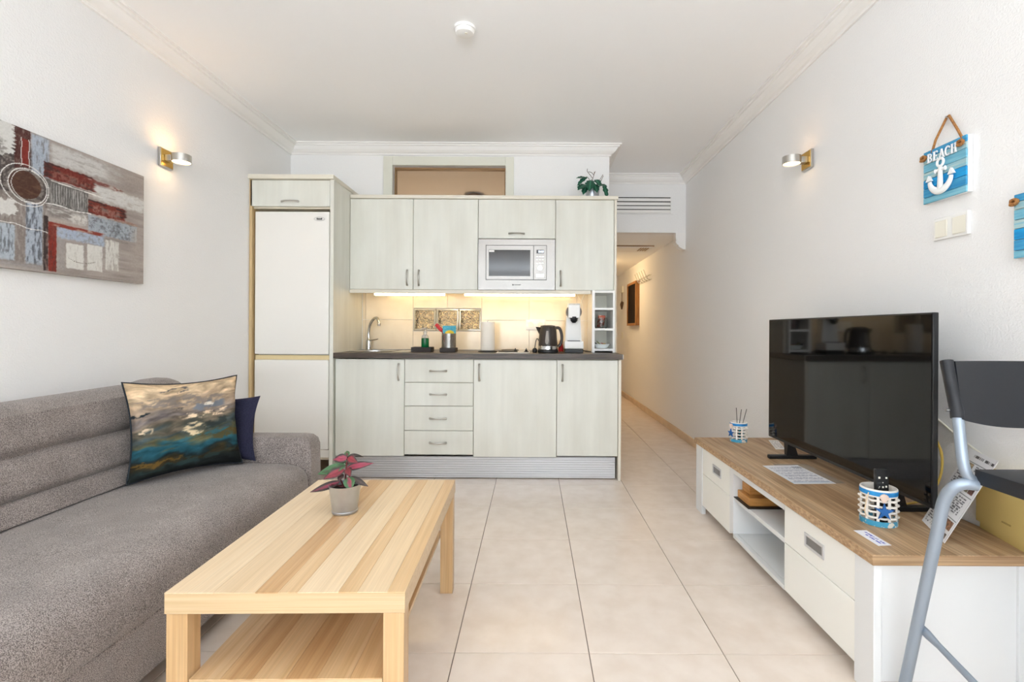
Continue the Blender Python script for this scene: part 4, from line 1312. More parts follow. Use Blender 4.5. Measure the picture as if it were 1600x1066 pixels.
# ------------------------------------------------------------------ sofa
t = thing('sofa', 'long grey woven sofa against the wall', 'sofa', (-1.6, 1.5, 0))
SY0, SY1 = 0.35, 2.437
prof = [(-1.72, 0.25), (-1.72, 0.425), (-1.60, 0.428), (-1.48, 0.43), (-1.36, 0.431), (-1.25, 0.429), (-1.18, 0.425), (-1.135, 0.414), (-1.106, 0.395), (-1.09, 0.365), (-1.086, 0.33), (-1.085, 0.29), (-1.087, 0.262), (-1.096, 0.25), (-1.3, 0.25), (-1.5, 0.25)]
rings = []
ysq = np.concatenate([np.linspace(SY0, SY1 - 0.05, 44), [SY1 - 0.03, SY1 - 0.015, SY1 - 0.005, SY1]])
for y in ysq:
    e = max(0.0, (y - (SY1 - 0.05)) / 0.05)
    sh = 0.016 * e * e
    ring = []
    for (x, z) in prof:
        n_ = float(vnoise(np.array([x * 5.0 + 10]), np.array([y * 5.0]), 2, 3)[0]) - 0.5
        up_ = 1.0 if z > 0.3 else 0.0
        ring.append((x - sh * (1 if x > -1.2 else 0), y, z + up_ * (n_ * 0.012 - sh * 0.6)))
    rings.append(ring)
part('seat', loft(new(), rings), M_SOFA, t)
sb = new()
box(sb, -1.98, -1.098, SY0, 2.57, 0.085, 0.2485, 0.006, 2)
part('base', sb, M_SOFA, t)
part('plinth', bx(-1.95, -1.27, SY0 + 0.02, 2.5, 0.0, 0.0848), M_DARK, t)
# backrest with puffed channels
rings = []
zz = list(np.linspace(0.4325, 0.785, 60))
for y in np.concatenate([np.linspace(SY0, 2.40, 70), np.linspace(2.42, 2.565, 10)]):
    nz = float(vnoise(np.array([y * 2.2]), np.array([0.5]), 8, 3)[0]) - 0.5
    end = max(0.0, (y - 2.49) / 0.075)
    end = math.sqrt(max(0.0, 1 - end * end)) if end < 1 else 0.0
    hump = 0.014 * math.exp(-((y - 2.46) / 0.07) ** 2) - 0.012 * max(0, (2.3 - y))
    ring = []
    c1, c2 = 0.503 + nz * 0.012, 0.642 + nz * 0.014
    for z in zz:
        x = -1.705 - (z - 0.43) * 0.29
        if z < c1:
            q = (z - 0.40) / (c1 - 0.40)
            amp = 0.024
        elif z < c2:
            q = (z - c1) / (c2 - c1)
            amp = 0.032
        else:
            q = (z - c2) / (0.86 - c2)
            amp = 0.042
        q = min(max(q, 0), 1)
        x += amp * (1 - abs(2 * q - 1) ** 4.5)
        if c1 < z < c2:
            x += 0.006 * math.sin((z - 0.55) * 120 + y * 5) * math.exp(-((y - 0.95) / 0.45) ** 2)
        ring.append((x - 0.05 * (1 - end), y, z + hump * (z - 0.43) / 0.35 - (1 - end) * 0.03 * (z - 0.43) / 0.35))
    top = [(-1.80, 0.806), (-1.835, 0.818), (-1.88, 0.82), (-1.94, 0.812), (-1.985, 0.79), (-2.005, 0.75)]
    for x, z in top:
        ring.append((x - 0.03 * (1 - end), y, z + hump - (1 - end) * 0.035))
    ring += [(-2.022, y, 0.65), (-2.022, y, 0.4325)]
    ring = [(max(p[0], -2.024), p[1], p[2]) for p in ring]
    rings.append(ring)
part('backrest', loft(new(), rings), M_SOFA, t)
# arm
arm = new()
ap = [(-2.02, 0.2495), (-2.02, 0.546), (-1.16, 0.546), (-1.125, 0.542), (-1.10, 0.525), (-1.09, 0.495), (-1.087, 0.2495)]
rings = []
for y, ins in ((2.442, 0.012), (2.447, 0.003), (2.456, 0), (2.545, 0), (2.556, 0.003), (2.562, 0.012)):
    rings.append([(x - (ins if x > -1.5 else 0), y, z - (ins if z > 0.4 else 0)) for x, z in ap])
part('armrest', loft(arm, rings), M_SOFA, t)


def cushion(name, label, bl, br, height, lean, thick, mfront, colour=None, nu=44, nv=40, piping=None, pinch=0.07):
    bl, br = Vector(bl), Vector(br)
    e1 = (br - bl)
    w_ = e1.length
    e1.normalize()
    nrm0 = Vector((e1.y, -e1.x, 0))
    up = (Vector((0, 0, 1)) * math.cos(lean) - nrm0 * math.sin(lean)).normalized()
    nrm = e1.cross(up).normalized()
    if nrm.dot(nrm0) < 0:
        nrm = -nrm
    c0 = (bl + br) / 2 + up * (height / 2)
    t = thing(name, label, 'cushion', tuple((bl + br) / 2))

    def pt(u, v, side):
        k = 1 - pinch * (1 - v * v) * abs(u) ** 6
        kk = 1 - pinch * (1 - u * u) * abs(v) ** 6
        f_ = max(0.0, (1 - u ** 4)) ** 0.55 * max(0.0, (1 - v ** 4)) ** 0.55
        wr = 1 + 0.16 * math.sin(u * 7 + v * 5) * math.cos(v * 6 - u * 3)
        return c0 + e1 * (u * k * w_ / 2) + up * (v * kk * height / 2) + nrm * (side * thick / 2 * f_ * (wr if side > 0 else 1))
    us, vs = np.linspace(-1, 1, nu), np.linspace(-1, 1, nv)
    Vf, Cf = [], []
    for u in us:
        for v in vs:
            Vf.append(tuple(pt(u, v, 1)))
    nF = len(Vf)
    for u in us:
        for v in vs:
            Vf.append(tuple(pt(u, v, -1)))
    if colour is not None:
        UU, VV = np.meshgrid(us, vs, indexing='ij')
        cf = colour(UU, VV).reshape(-1, 3)
        cols = np.concatenate([cf, np.tile(s2l([40, 46, 52]), (nF, 1))])
    else:
        cols = np.ones((2 * nF, 3))
    F = grid_faces(nu, nv, 0) + grid_faces(nu, nv, nF, True)
    o = colour_mesh('cover', Vf, F, cols, mfront, t)
    if piping:
        bp = []
        n = 22
        for a, b, s, e in ((-1, -1, 1, 0), (1, -1, 0, 1), (1, 1, -1, 0), (-1, 1, 0, -1)):
            for k in range(n):
                bp.append(pt(a + s * 2 * k / n, b + e * 2 * k / n, 0))
        part('piping', tube(new(), bp, 0.0045, 8, True), piping, t)
    return t


def seascape(U, Vv):
    s = (U + 1) / 2
    h = (Vv + 1) / 2 - 0.10 * (s - 0.5)
    w1 = vnoise(s * 3, h * 5, 5, 3) - 0.5
    n = vnoise(s * 4 + w1 * 1.5, h * 13 + w1 * 3, 11, 6)
    n2 = vnoise(s * 11 + 3, h * 34 + w1 * 6, 21, 5)
    hh = h + (n - 0.5) * 0.26
    keys = [(0.0, (24, 28, 28)), (0.10, (34, 40, 38)), (0.17, (54, 46, 28)), (0.22, (30, 40, 42)), (0.27, (34, 74, 86)), (0.34, (40, 84, 96)),
            (0.40, (92, 86, 60)), (0.46, (62, 74, 78)), (0.52, (90, 86, 74)), (0.56, (126, 112, 96)), (0.62, (112, 104, 102)), (0.70, (150, 132, 114)), (0.80, (180, 156, 128)), (0.9, (198, 174, 142)), (1.0, (190, 164, 132))]
    xs_ = [k[0] for k in keys]
    C = np.stack([np.interp(hh, xs_, [k[1][i] for k in keys]) for i in range(3)], -1)
    C = C * (0.62 + 0.76 * n2)[..., None]

    def blob(cx, cy, rx, ry, col, seed, thr=0.55, op=1.0):
        nonlocal C
        d = ((s - cx) / rx) ** 2 + ((h + (n2 - 0.5) * 0.1 - cy) / ry) ** 2
        m = np.clip((1 - d) * 3, 0, 1) * np.clip((vnoise(s * 14, h * 30, seed, 4) - 0.38) * 8, 0, 1) * op
        C = C * (1 - m[..., None]) + np.array(col, float) * m[..., None]
    blob(0.64, 0.585, 0.26, 0.03, (226, 200, 168), 31)
    blob(0.52, 0.46, 0.11, 0.055, (214, 192, 156), 32)
    blob(0.12, 0.53, 0.07, 0.04, (214, 190, 160), 33)
    blob(0.66, 0.68, 0.16, 0.06, (112, 116, 124), 34)
    blob(0.66, 0.69, 0.05, 0.03, (224, 216, 202), 35)
    blob(0.06, 0.70, 0.12, 0.022, (40, 48, 52), 36)
    blob(0.44, 0.68, 0.08, 0.02, (60, 60, 60), 37)
    blob(0.38, 0.90, 0.14, 0.02, (96, 92, 90), 38)
    blob(0.45, 0.76, 0.4, 0.05, (112, 106, 104), 44, op=0.7)
    blob(0.3, 0.82, 0.3, 0.02, (128, 118, 108), 45, op=0.8)
    blob(0.75, 0.47, 0.3, 0.05, (46, 54, 52), 46, op=0.8)
    blob(0.5, 0.14, 0.5, 0.03, (42, 62, 62), 47, op=0.7)
    blob(0.15, 0.20, 0.3, 0.02, (118, 86, 34), 39, op=0.7)
    blob(0.9, 0.34, 0.25, 0.03, (90, 72, 36), 40, op=0.8)
    blob(0.6, 0.38, 0.3, 0.02, (50, 100, 112), 41, op=0.8)
    return s2l(np.clip(C, 0, 255))


cushion('cushion', 'large seascape-print cushion with dark piping on the grey sofa', (-1.655, 2.02, 0.437), (-1.39, 2.375, 0.437), 0.42, 0.16, 0.14, M_PRINT, seascape, 130, 120, M_PIPE, 0.115)
cushion('cushion', 'plain navy cushion tucked behind the seascape cushion', (-1.74, 2.400, 0.437), (-1.338, 2.400, 0.437), 0.315, 0.12, 0.055, M_NAVY, None, 24, 24, None, 0.13)

# ------------------------------------------------------------------ coffee table (built in its own space)
t = thing('coffee_table', 'pale striped-wood coffee table with a lower shelf', 'table', (-0.596, 1.626, 0), 0.0203)
hw, hl = 0.285, 0.445
tp = part('tabletop', bx(-hw, hw, -hl, hl, 0.399, 0.4475, 0.0012, 1), M_LX, t, world=False)
cuts = [0, 0.20, 0.375, 0.47, 0.55, 0.72, 0.80, 0.925, 1.0]
mm = [M_LP, M_LQ, M_LT, M_LM, M_LP, M_LM, M_LQ, M_LM]
for i in range(len(mm)):
    a, b = -hw + 0.57 * cuts[i], -hw + 0.57 * cuts[i + 1]
    part('plank', bx(a + 0.0002, b - 0.0002, -hl, hl, 0.4476, 0.4502, 0.0003, 1), mm[i], tp, world=False, smooth=False)
for sx in (-1, 1):
    for sy in (-1, 1):
        xo = sx * (hw - 0.003)
        yo = sy * (hl - 0.003)
        x0, x1 = sorted((xo, xo - sx * 0.05))
        y0, y1 = sorted((yo, yo - sy * 0.05))
        part('leg', bx(x0, x1, y0, y1, 0.0003, 0.3988, 0.001, 1), M_LZ, t, world=False)
sh = part('shelf', bx(-0.230, 0.230, -0.4395, 0.4395, 0.224, 0.2375, 0.001, 1), M_LX, t, world=False)
cuts = [0, 0.16, 0.33, 0.5, 0.66, 0.83, 1.0]
mm = [M_LM, M_LT, M_LM, M_LT, M_LM, M_LT]
for i in range(6):
    a, b = -0.23 + 0.46 * cuts[i], -0.23 + 0.46 * cuts[i + 1]
    part('plank', bx(a + 0.0002, b - 0.0002, -0.4395, 0.4395, 0.2376, 0.2400, 0.0003, 1), mm[i], sh, world=False, smooth=False)

# potted plant on the table
TX, TY, TZ = -0.643, 1.705, 0.4504
t = thing('potted_plant', 'pink-leaved plant in a zinc pot on the coffee table', 'plant', (TX, TY, TZ))
part('pot', lathe(new(), [(0.040, 0), (0.0425, 0.002), (0.0435, 0.008), (0.0415, 0.010), (0.042, 0.013), (0.0525, 0.094), (0.0535, 0.096), (0.0515, 0.096), (0.041, 0.014), (0, 0.012)], 40, (TX, TY, TZ)), M_ZINC, t)
part('soil', lathe(new(), [(0.046, 0.078), (0.0485, 0.081), (0.02, 0.086), (0, 0.086)], 24, (TX, TY, TZ)), M_SOIL, t)
stm = new()
for a in (((0, 0, 0.08), (0.002, 0, 0.13), (0.008, 0, 0.19)), ((-0.003, 0, 0.08), (-0.015, -0.005, 0.115), (-0.03, -0.01, 0.145)), ((0.004, 0, 0.08), (0.012, -0.004, 0.11), (0.02, -0.01, 0.13)), ((0.0, 0.002, 0.08), (-0.02, -0.012, 0.095), (-0.04, -0.02, 0.1)), ((0.004, 0, 0.08), (0.03, -0.01, 0.1), (0.045, -0.015, 0.112))):
    tube(stm, catmull([(TX + p[0], TY + p[1], TZ + p[2]) for p in a], 4), 0.0028, 7)
part('stem', stm, M_STEM, t)


def pinkf(edge, core, wid):
    def f(u, v):
        n = float(vnoise(np.array([u * 9 + core[0]]), np.array([v * 5.0]), 4, 3)[0])
        k = min(max((abs(v) + 0.5 * max(0, u - 0.55) + (n - 0.5) * 0.5 - wid) * 5, 0), 1)
        vein = 0.85 if abs(v) < 0.1 else 1.0
        return tuple((core[i] * (1 - k) + edge[i] * k) * vein * (0.74 + 0.3 * n) for i in range(3))
    return f


EDG, EDD = (70, 112, 70), (58, 46, 42)
for b0, dr0, nr0, ln, wd, fn, bend in (
        ((0.008, -0.002, 0.186), (-0.85, -0.35, 0.05), (0, -0.85, 0.5), 0.046, 0.016, pinkf(EDD, (166, 58, 82), 0.5), 0.35),
        ((0.010, -0.002, 0.186), (0.75, -0.5, -0.1), (0, -0.85, 0.5), 0.040, 0.015, pinkf(EDD, (148, 46, 56), 0.55), 0.35),
        ((0.010, 0.002, 0.192), (0.85, 0.15, 0.15), (0, -0.6, 0.8), 0.046, 0.008, pinkf(EDD, (84, 74, 66), 0.3), 0.45),
        ((0.008, 0.000, 0.190), (-0.3, 0.4, 0.5), (0, -0.7, 0.6), 0.03, 0.010, pinkf(EDG, (120, 60, 64), 0.2), 0.4),
        ((0.006, -0.004, 0.150), (1.0, -0.15, 0.34), (0, -0.85, 0.5), 0.088, 0.014, pinkf(EDD, (168, 62, 84), 0.6), 0.32),
        ((0.004, -0.004, 0.162), (-1.0, -0.2, -0.26), (0, -0.8, 0.6), 0.096, 0.017, pinkf(EDG, (74, 76, 54), 0.15), 0.08),
        ((0.002, -0.010, 0.148), (-0.85, -0.55, -0.22), (0, -0.8, 0.6), 0.070, 0.017, pinkf(EDD, (146, 50, 62), 0.6), 0.22),
        ((0.010, -0.010, 0.152), (0.45, -0.85, -0.1), (0, -0.7, 0.7), 0.040, 0.014, pinkf(EDD, (134, 46, 54), 0.6), 0.4),
        ((-0.012, -0.012, 0.108), (-1.0, -0.2, -0.36), (0, -0.8, 0.6), 0.100, 0.014, pinkf(EDD, (158, 56, 82), 0.25), -0.06),
        ((0.020, -0.012, 0.124), (0.92, -0.3, -0.30), (0, -0.8, 0.6), 0.076, 0.011, pinkf(EDD, (96, 78, 70), 0.2), 0.1),
        ((0.016, -0.014, 0.124), (0.40, -0.55, -0.75), (0.2, -0.95, 0.2), 0.048, 0.019, pinkf(EDG, (176, 68, 94), 0.2), 0.05),
        ((-0.004, -0.012, 0.134), (-0.2, -0.9, -0.45), (0, -0.6, 0.8), 0.030, 0.010, pinkf(EDD, (92, 60, 56), 0.4), 0.3),
        ((0.0, 0.004, 0.168), (-0.75, 0.3, 0.15), (0, -0.6, 0.8), 0.055, 0.012, pinkf(EDG, (96, 116, 80), 0.1), 0.3),
        ((0.0, 0.008, 0.160), (0.4, 0.9, 0.2), (0, -0.3, 0.9), 0.05, 0.016, pinkf(EDG, (140, 52, 68), 0.4), 0.3)):
    v_, f_, c_ = leaf_mesh((TX + b0[0], TY + b0[1], TZ + b0[2]), dr0, nr0, ln, wd, fn, bend, 14, 9)
    colour_mesh('leaf', v_, f_, c_, M_LEAF, t)

# ------------------------------------------------------------------ television stand
SXF, SYN, SYF, STZ = 0.995, 1.441, 3.028, 0.43
t = thing('tv_stand', 'long low white television stand with a wooden top', 'tv stand', (1.25, 2.23, 0))
tp = part('stand_top', bx(SXF, XR - 0.014, SYN, SYF, 0.3985, STZ - 0.0025, 0.0015, 1), M_OAKX, t)
ex = [SXF, 1.075, 1.150, 1.245, 1.325, 1.41, XR - 0.014]
for i in range(6):
    part('plank', bx(ex[i] + 0.0002, ex[i + 1] - 0.0002, SYN + 0.0003, SYF - 0.0003, STZ - 0.0024, STZ, 0.0004, 1), M_OAK[(0, 2, 1, 0, 2, 1)[i]], tp, smooth=False)
XB = 1.008
XBK = XR - 0.03
for y0, y1 in ((1.449, 1.536), (2.918, 3.02)):
    part('leg', bx(XB - 0.004, XB + 0.02, y0, y1, 0.0003, 0.398, 0.001, 1), M_STANDW, t)
for y0, y1 in ((1.449, 1.485), (2.985, 3.02)):
    part('leg', bx(XBK - 0.055, XBK, y0, y1, 0.0003, 0.398, 0.001, 1), M_STANDW, t)
part('side_panel', bx(XB + 0.0205, XBK - 0.0555, 1.457, 1.475, 0.05, 0.398), M_STANDW, t)
part('side_panel', bx(XB + 0.0205, XBK - 0.0555, 2.995, 3.012, 0.05, 0.398), M_STANDW, t)
part('bottom_panel', bx(XB + 0.022, XBK - 0.02, 1.476, 2.994, 0.052, 0.068), M_STANDW, t)
part('back_panel', bx(XBK - 0.0195, XBK - 0.012, 1.486, 2.984, 0.05, 0.398), M_STANDW, t)
part('divider', bx(XB, XBK - 0.02, 2.472, 2.516, 0.0685, 0.3980), M_STANDW, t)
part('divider', bx(XB + 0.021, XBK - 0.02, 1.952, 1.9715, 0.0685, 0.3980), M_STANDW, t)
part('shelf', bx(XB + 0.004, XBK - 0.02, 1.972, 2.4715, 0.234, 0.254, 0.001, 1), M_STANDW, t)
part('rail', bx(XB, XB + 0.018, 1.972, 2.4715, 0.368, 0.3982), M_STANDW, t)
part('bottom_rail', bx(XB, XB + 0.02, 1.972, 2.4715, 0.05, 0.0683), M_STANDW, t)
hg = bx(XB + 0.06, XB + 0.1, 1.9718, 1.984, 0.30, 0.33, 0.002, 1)
part('hinge', hg, M_CHROME, t)
for y0, y1 in ((2.5175, 2.9165), (1.5375, 1.9705)):
    for nm, z0, z1 in (('drawer', 0.243, 0.391), ('drawer', 0.052, 0.2405)):
        d = part(nm, bx(XB, XB + 0.018, y0, y1, z0, z1, 0.0015, 1), M_STANDC, t)
        if z0 > 0.2:
            yc = (y0 + y1) / 2
            yc = {2.5175: 2.69, 1.5375: 1.762}[y0]
            zc = 0.318
            hn = new()
            for a in ((yc - 0.06, yc - 0.05, zc - 0.025, zc + 0.025), (yc + 0.05, yc + 0.06, zc - 0.025, zc + 0.025), (yc - 0.05, yc + 0.05, zc + 0.015, zc + 0.025), (yc - 0.05, yc + 0.05, zc - 0.025, zc - 0.015)):
                box(hn, XB - 0.0035, XB - 0.0002, a[0], a[1], a[2], a[3], 0.0006, 1)
            part('cup_handle', hn, M_ALU, d)
            part('cup_recess', bx(XB - 0.0010, XB - 0.0002, yc - 0.05, yc + 0.05, zc - 0.015, zc + 0.015), mat('cup_metal', rgb(150, 150, 150), 0.4, 0.8), d)
# things in the open compartment
solo('black_mat', bx(1.005, 1.20, 2.295, 2.462, 0.2545, 0.2585, 0.001, 1), M_BLACK, 'thin black mat under the wooden boxes in the stand', 'mat', (1.1, 2.38, 0.2545))
bb = new()
box(bb, 1.022, 1.19, 2.32, 2.455, 0.2588, 0.296, 0.002, 1)
solo('wooden_box', bb, M_WOODBOX, 'larger honey-coloured wooden box on the black mat', 'box', (1.1, 2.39, 0.2588))
bb = new()
box(bb, 1.045, 1.18, 2.37, 2.455, 0.2964, 0.34, 0.002, 1)
solo('wooden_box', bb, M_WOODBOX, 'smaller wooden box stacked on top of the larger box', 'box', (1.1, 2.41, 0.2964))

# ------------------------------------------------------------------ television
TVX, TY0, TY1, TZ0, TZ1 = 1.30, 1.606, 2.722, 0.506, 1.145
t = thing('television', 'large black flat-screen television on the wooden-topped stand', 'television', (1.33, 2.16, STZ))
part('tv_case', bx(TVX + 0.0015, TVX + 0.02, TY0, TY1, TZ0, TZ1, 0.002, 1), M_BLACK, t)
part('tv_back', bx(TVX + 0.0205, TVX + 0.055, TY0 + 0.15, TY1 - 0.15, TZ0 + 0.03, TZ0 + 0.4, 0.01, 2), M_BLACK, t)
part('screen', bx(TVX, TVX + 0.0012, TY0 + 0.006, TY1 - 0.006, TZ0 + 0.014, TZ1 - 0.006), M_SCREEN, t)
for y in (2.535, 1.80):
    fb = new()
    box(fb, 1.212, 1.455, y - 0.014, y + 0.014, STZ + 0.0004, STZ + 0.019, 0.003, 1)
    loft(fb, [[(1.30, y - 0.011, STZ + 0.015), (1.36, y - 0.011, STZ + 0.015), (1.36, y + 0.011, STZ + 0.015), (1.30, y + 0.011, STZ + 0.015)],
              [(1.302, y - 0.02, TZ0 + 0.004), (1.335, y - 0.02, TZ0 + 0.004), (1.335, y + 0.02, TZ0 + 0.004), (1.302, y + 0.02, TZ0 + 0.004)]])
    part('foot', fb, M_BLACK, t)

# ------------------------------------------------------------------ papers on the stand


def sheet(name, label, corners, colfun, nu=64, nv=90, cat='paper', thick=0.0005, world_lift=0.0):
    """corners: bottom-left, bottom-right, top-right, top-left as read"""
    A, B, C_, D_ = [np.array(c, float) for c in corners]
    us, vs = np.linspace(0, 1, nu), np.linspace(0, 1, nv)
    U, Vv = np.meshgrid(us, vs, indexing='ij')
    P = (A[None, None] * ((1 - U) * (1 - Vv))[..., None] + B[None, None] * (U * (1 - Vv))[..., None] + C_[None, None] * (U * Vv)[..., None] + D_[None, None] * ((1 - U) * Vv)[..., None])
    n = np.cross(B - A, D_ - A)
    n = n / np.linalg.norm(n)
    top = P + n * thick
    cols = colfun(U, Vv).reshape(-1, 3)
    V = np.concatenate([top.reshape(-1, 3), np.stack([A, B, C_, D_])])
    cols = np.concatenate([cols, np.ones((4, 3)) * 0.8])
    k = nu * nv
    F = grid_faces(nu, nv) + [(k + 3, k + 2, k + 1, k)]
    bt = [i * nv for i in range(nu)]
    tpn = [i * nv + nv - 1 for i in range(nu)]
    lf = list(range(nv))
    rt = [(nu - 1) * nv + j for j in range(nv)]
    F += [tuple([k, k + 1] + bt[::-1]), tuple([k + 1, k + 2] + rt[::-1]), tuple([k + 2, k + 3] + tpn), tuple([k + 3, k] + lf)]
    loc = tuple((A + B) / 2)
    o = colour_mesh(name, V, F, cols, M_PAPER, None, False, Matrix.Translation(loc))
    o.location = loc
    o['label'], o['category'] = label, cat
    return o


def textlines(U, Vv, C, u0, u1, v0, v1, n, col, seed, wmul=40.0, fill=0.55):
    """rows of small dashes standing for unreadable print"""
    r = (Vv - v0) / (v1 - v0) * n
    ri = np.floor(r)
    inside = (U > u0) & (U < u1) & (Vv > v0) & (Vv < v1) & ((r - ri) > 0.35)
    wv = vnoise(U * wmul, ri * 7.3 + seed, seed, 2)
    m = inside & (wv > 1 - fill - 0.05)
    C[m] = col
    return C


def page_info(U, Vv):
    C = np.ones(U.shape + (3,)) * np.array([238, 238, 242])
    for i in range(6):
        textlines(U, Vv, C, 0.08, 0.94, 0.06 + i * 0.145, 0.06 + i * 0.145 + 0.11, 4, (176, 178, 192), 3 + i)
    C[(Vv > 0.06) & (Vv < 0.10)] = (190, 206, 222)
    textlines(U, Vv, C, 0.72, 0.97, 0.78, 0.92, 4, (110, 112, 130), 12)
    return s2l(C)


sheet('info_sheet', 'white printed sheet lying flat on the stand before the television', [(1.118, 2.105, STZ + 0.0012), (1.302, 2.113, STZ + 0.0012), (1.291, 2.404, STZ + 0.0012), (1.115, 2.391, STZ + 0.0012)], page_info)
solo('clear_folder', bx(1.18, 1.345, 2.12, 2.425, STZ + 0.0001, STZ + 0.0009), mat('grey_film', rgb(168, 152, 134), 0.25), 'greyish plastic sheet half under the printed sheet', 'plastic sheet', (1.26, 2.27, STZ))


def strip_print(U, Vv):
    C = np.ones(U.shape + (3,)) * np.array([240, 238, 236])
    textlines(U, Vv, C, 0.1, 0.9, 0.1, 0.9, 6, (196, 192, 192), 5, 12)
    return s2l(C)


sheet('paper_strip', 'narrow white paper slip beside the far television foot', [(1.345, 2.728, STZ + 0.0004), (1.40, 2.728, STZ + 0.0004), (1.47, 2.955, STZ + 0.0004), (1.415, 2.96, STZ + 0.0004)], strip_print, 20, 40)


def card_print(U, Vv):
    C = np.ones(U.shape + (3,)) * np.array([242, 242, 248])
    r = (U > 0.36) & (U < 0.50) & (Vv > 0.12) & (Vv < 0.72)
    C[r & (vnoise(Vv * 34, U * 0 + 2, 4, 2) > 0.42)] = (60, 76, 190)
    r = (U > 0.62) & (U < 0.76) & (Vv > 0.08) & (Vv < 0.90)
    C[r & (vnoise(Vv * 38, U * 0 + 5, 8, 2) > 0.42)] = (60, 76, 190)
    return s2l(C)


sheet('white_card', 'small white card with two lines of blue print at the stand corner', [(1.054, 1.502, STZ + 0.0004), (1.097, 1.506, STZ + 0.0004), (1.097, 1.620, STZ + 0.0004), (1.053, 1.618, STZ + 0.0004)], card_print, 30, 60, 'card')


def leaflet(U, Vv):
    C = np.ones(U.shape + (3,)) * np.array([238, 238, 240])
    # heading words, rules, text blocks, small photographs
    for a, b in ((0.30, 0.52), (0.55, 0.66), (0.68, 0.82), (0.85, 0.96)):
        m = (U > a) & (U < b) & (Vv > 0.925) & (Vv < 0.955) & (vnoise(U * 60, Vv * 0 + 1, 2, 2) > 0.3)
        C[m] = (66, 62, 66)
    for v in (0.87, 0.52, 0.24):
        C[(U > 0.05) & (U < 0.95) & (np.abs(Vv - v) < 0.004)] = (84, 84, 90)
    C[(np.abs(U - 0.965) < 0.006)] = (206, 206, 208)
    textlines(U, Vv, C, 0.07, 0.50, 0.56, 0.72, 6, (104, 104, 110), 3, 22)
    textlines(U, Vv, C, 0.07, 0.85, 0.29, 0.49, 8, (104, 104, 110), 9, 26, 0.5)
    textlines(U, Vv, C, 0.07, 0.60, 0.03, 0.22, 7, (96, 96, 102), 14, 26)
    textlines(U, Vv, C, 0.55, 0.93, 0.76, 0.85, 4, (120, 120, 126), 18, 26)

    def photo(u0, u1, v0, v1, seed, base):
        m = (U > u0) & (U < u1) & (Vv > v0) & (Vv < v1)
        n = vnoise(U * 26, Vv * 36, seed, 3)
        col = np.array(base, float)[None, None] * (0.35 + 1.3 * n)[..., None]
        C[m] = np.clip(col, 0, 255)[m]
    photo(0.07, 0.24, 0.77, 0.86, 51, (120, 132, 130))
    photo(0.27, 0.45, 0.75, 0.86, 52, (150, 130, 100))
    photo(0.55, 0.72, 0.65, 0.73, 53, (96, 70, 60))
    photo(0.74, 0.91, 0.65, 0.73, 54, (130, 92, 66))
    photo(0.55, 0.72, 0.555, 0.64, 55, (106, 100, 76))
    photo(0.74, 0.91, 0.555, 0.64, 56, (104, 70, 62))
    photo(0.66, 0.92, 0.12, 0.22, 57, (140, 100, 76))
    photo(0.78, 0.92, 0.03, 0.085, 58, (90, 76, 72))
    return s2l(C)


sheet('leaflet', 'laminated leaflet with photographs leaning on the beige box', [(1.347, 1.706, STZ + 0.001), (1.270, 1.520, STZ + 0.001), (1.430, 1.516, 0.684), (1.505, 1.70, 0.684)], leaflet, 90, 130, 'leaflet', 0.0008)

# beige box by the wall
t = thing('beige_box', 'beige plastic box at the end of the stand under the stool seat', 'box', (1.48, 1.56, STZ))
fp = [(1.447, 1.45), (1.4915, 1.66), (1.5135, 1.66), (1.5135, 1.45)]
fi = [(1.454, 1.45), (1.4975, 1.652), (1.5135, 1.652), (1.5135, 1.45)]
b = new()
loft(b, [[(x, y, STZ + 0.0003) for x, y in fi], [(x, y, STZ + 0.022) for x, y in fi], [(x, y, STZ + 0.0225) for x, y in fp], [(x, y, 0.635) for x, y in fp]])
part('box_body', b, M_BEIGE, t, smooth=False)
lb = new()
for k in range(5):
    y0 = 1.505 + 0.0075 * k
    xx = 1.447 + (y0 - 1.45) * 0.2119
    box(lb, xx - 0.0012, xx + 0.002, y0, y0 + 0.006, 0.489, 0.494)
part('embossed_mark', lb, M_BEIGED, t)

# cables behind the television
solo('white_cable', tube(new(), catmull([(XR - 0.006, 1.95, 0.82), (XR - 0.006, 1.82, 0.747), (XR - 0.006, 1.74, 0.706), (XR - 0.006, 1.66, 0.672)], 5), 0.0035, 8), M_OFFWHITE, 'white cable running along the wall behind the television', 'cable', (XR, 1.8, 0.74))
yc = new()
for dd_ in (0.0, 0.012):
    tube(yc, catmull([(1.43, 1.83 + dd_, 0.76), (1.465, 1.80 + dd_, 0.70), (1.487, 1.795, 0.63 + dd_), (1.485, 1.80, 0.55), (1.455, 1.82, 0.47), (1.41, 1.86, 0.434)], 5), 0.004, 8)
solo('yellow_cable', yc, M_YCABLE, 'yellow cable looping down behind the television edge', 'cable', (1.44, 1.8, 0.55))

# ------------------------------------------------------------------ lattice holders


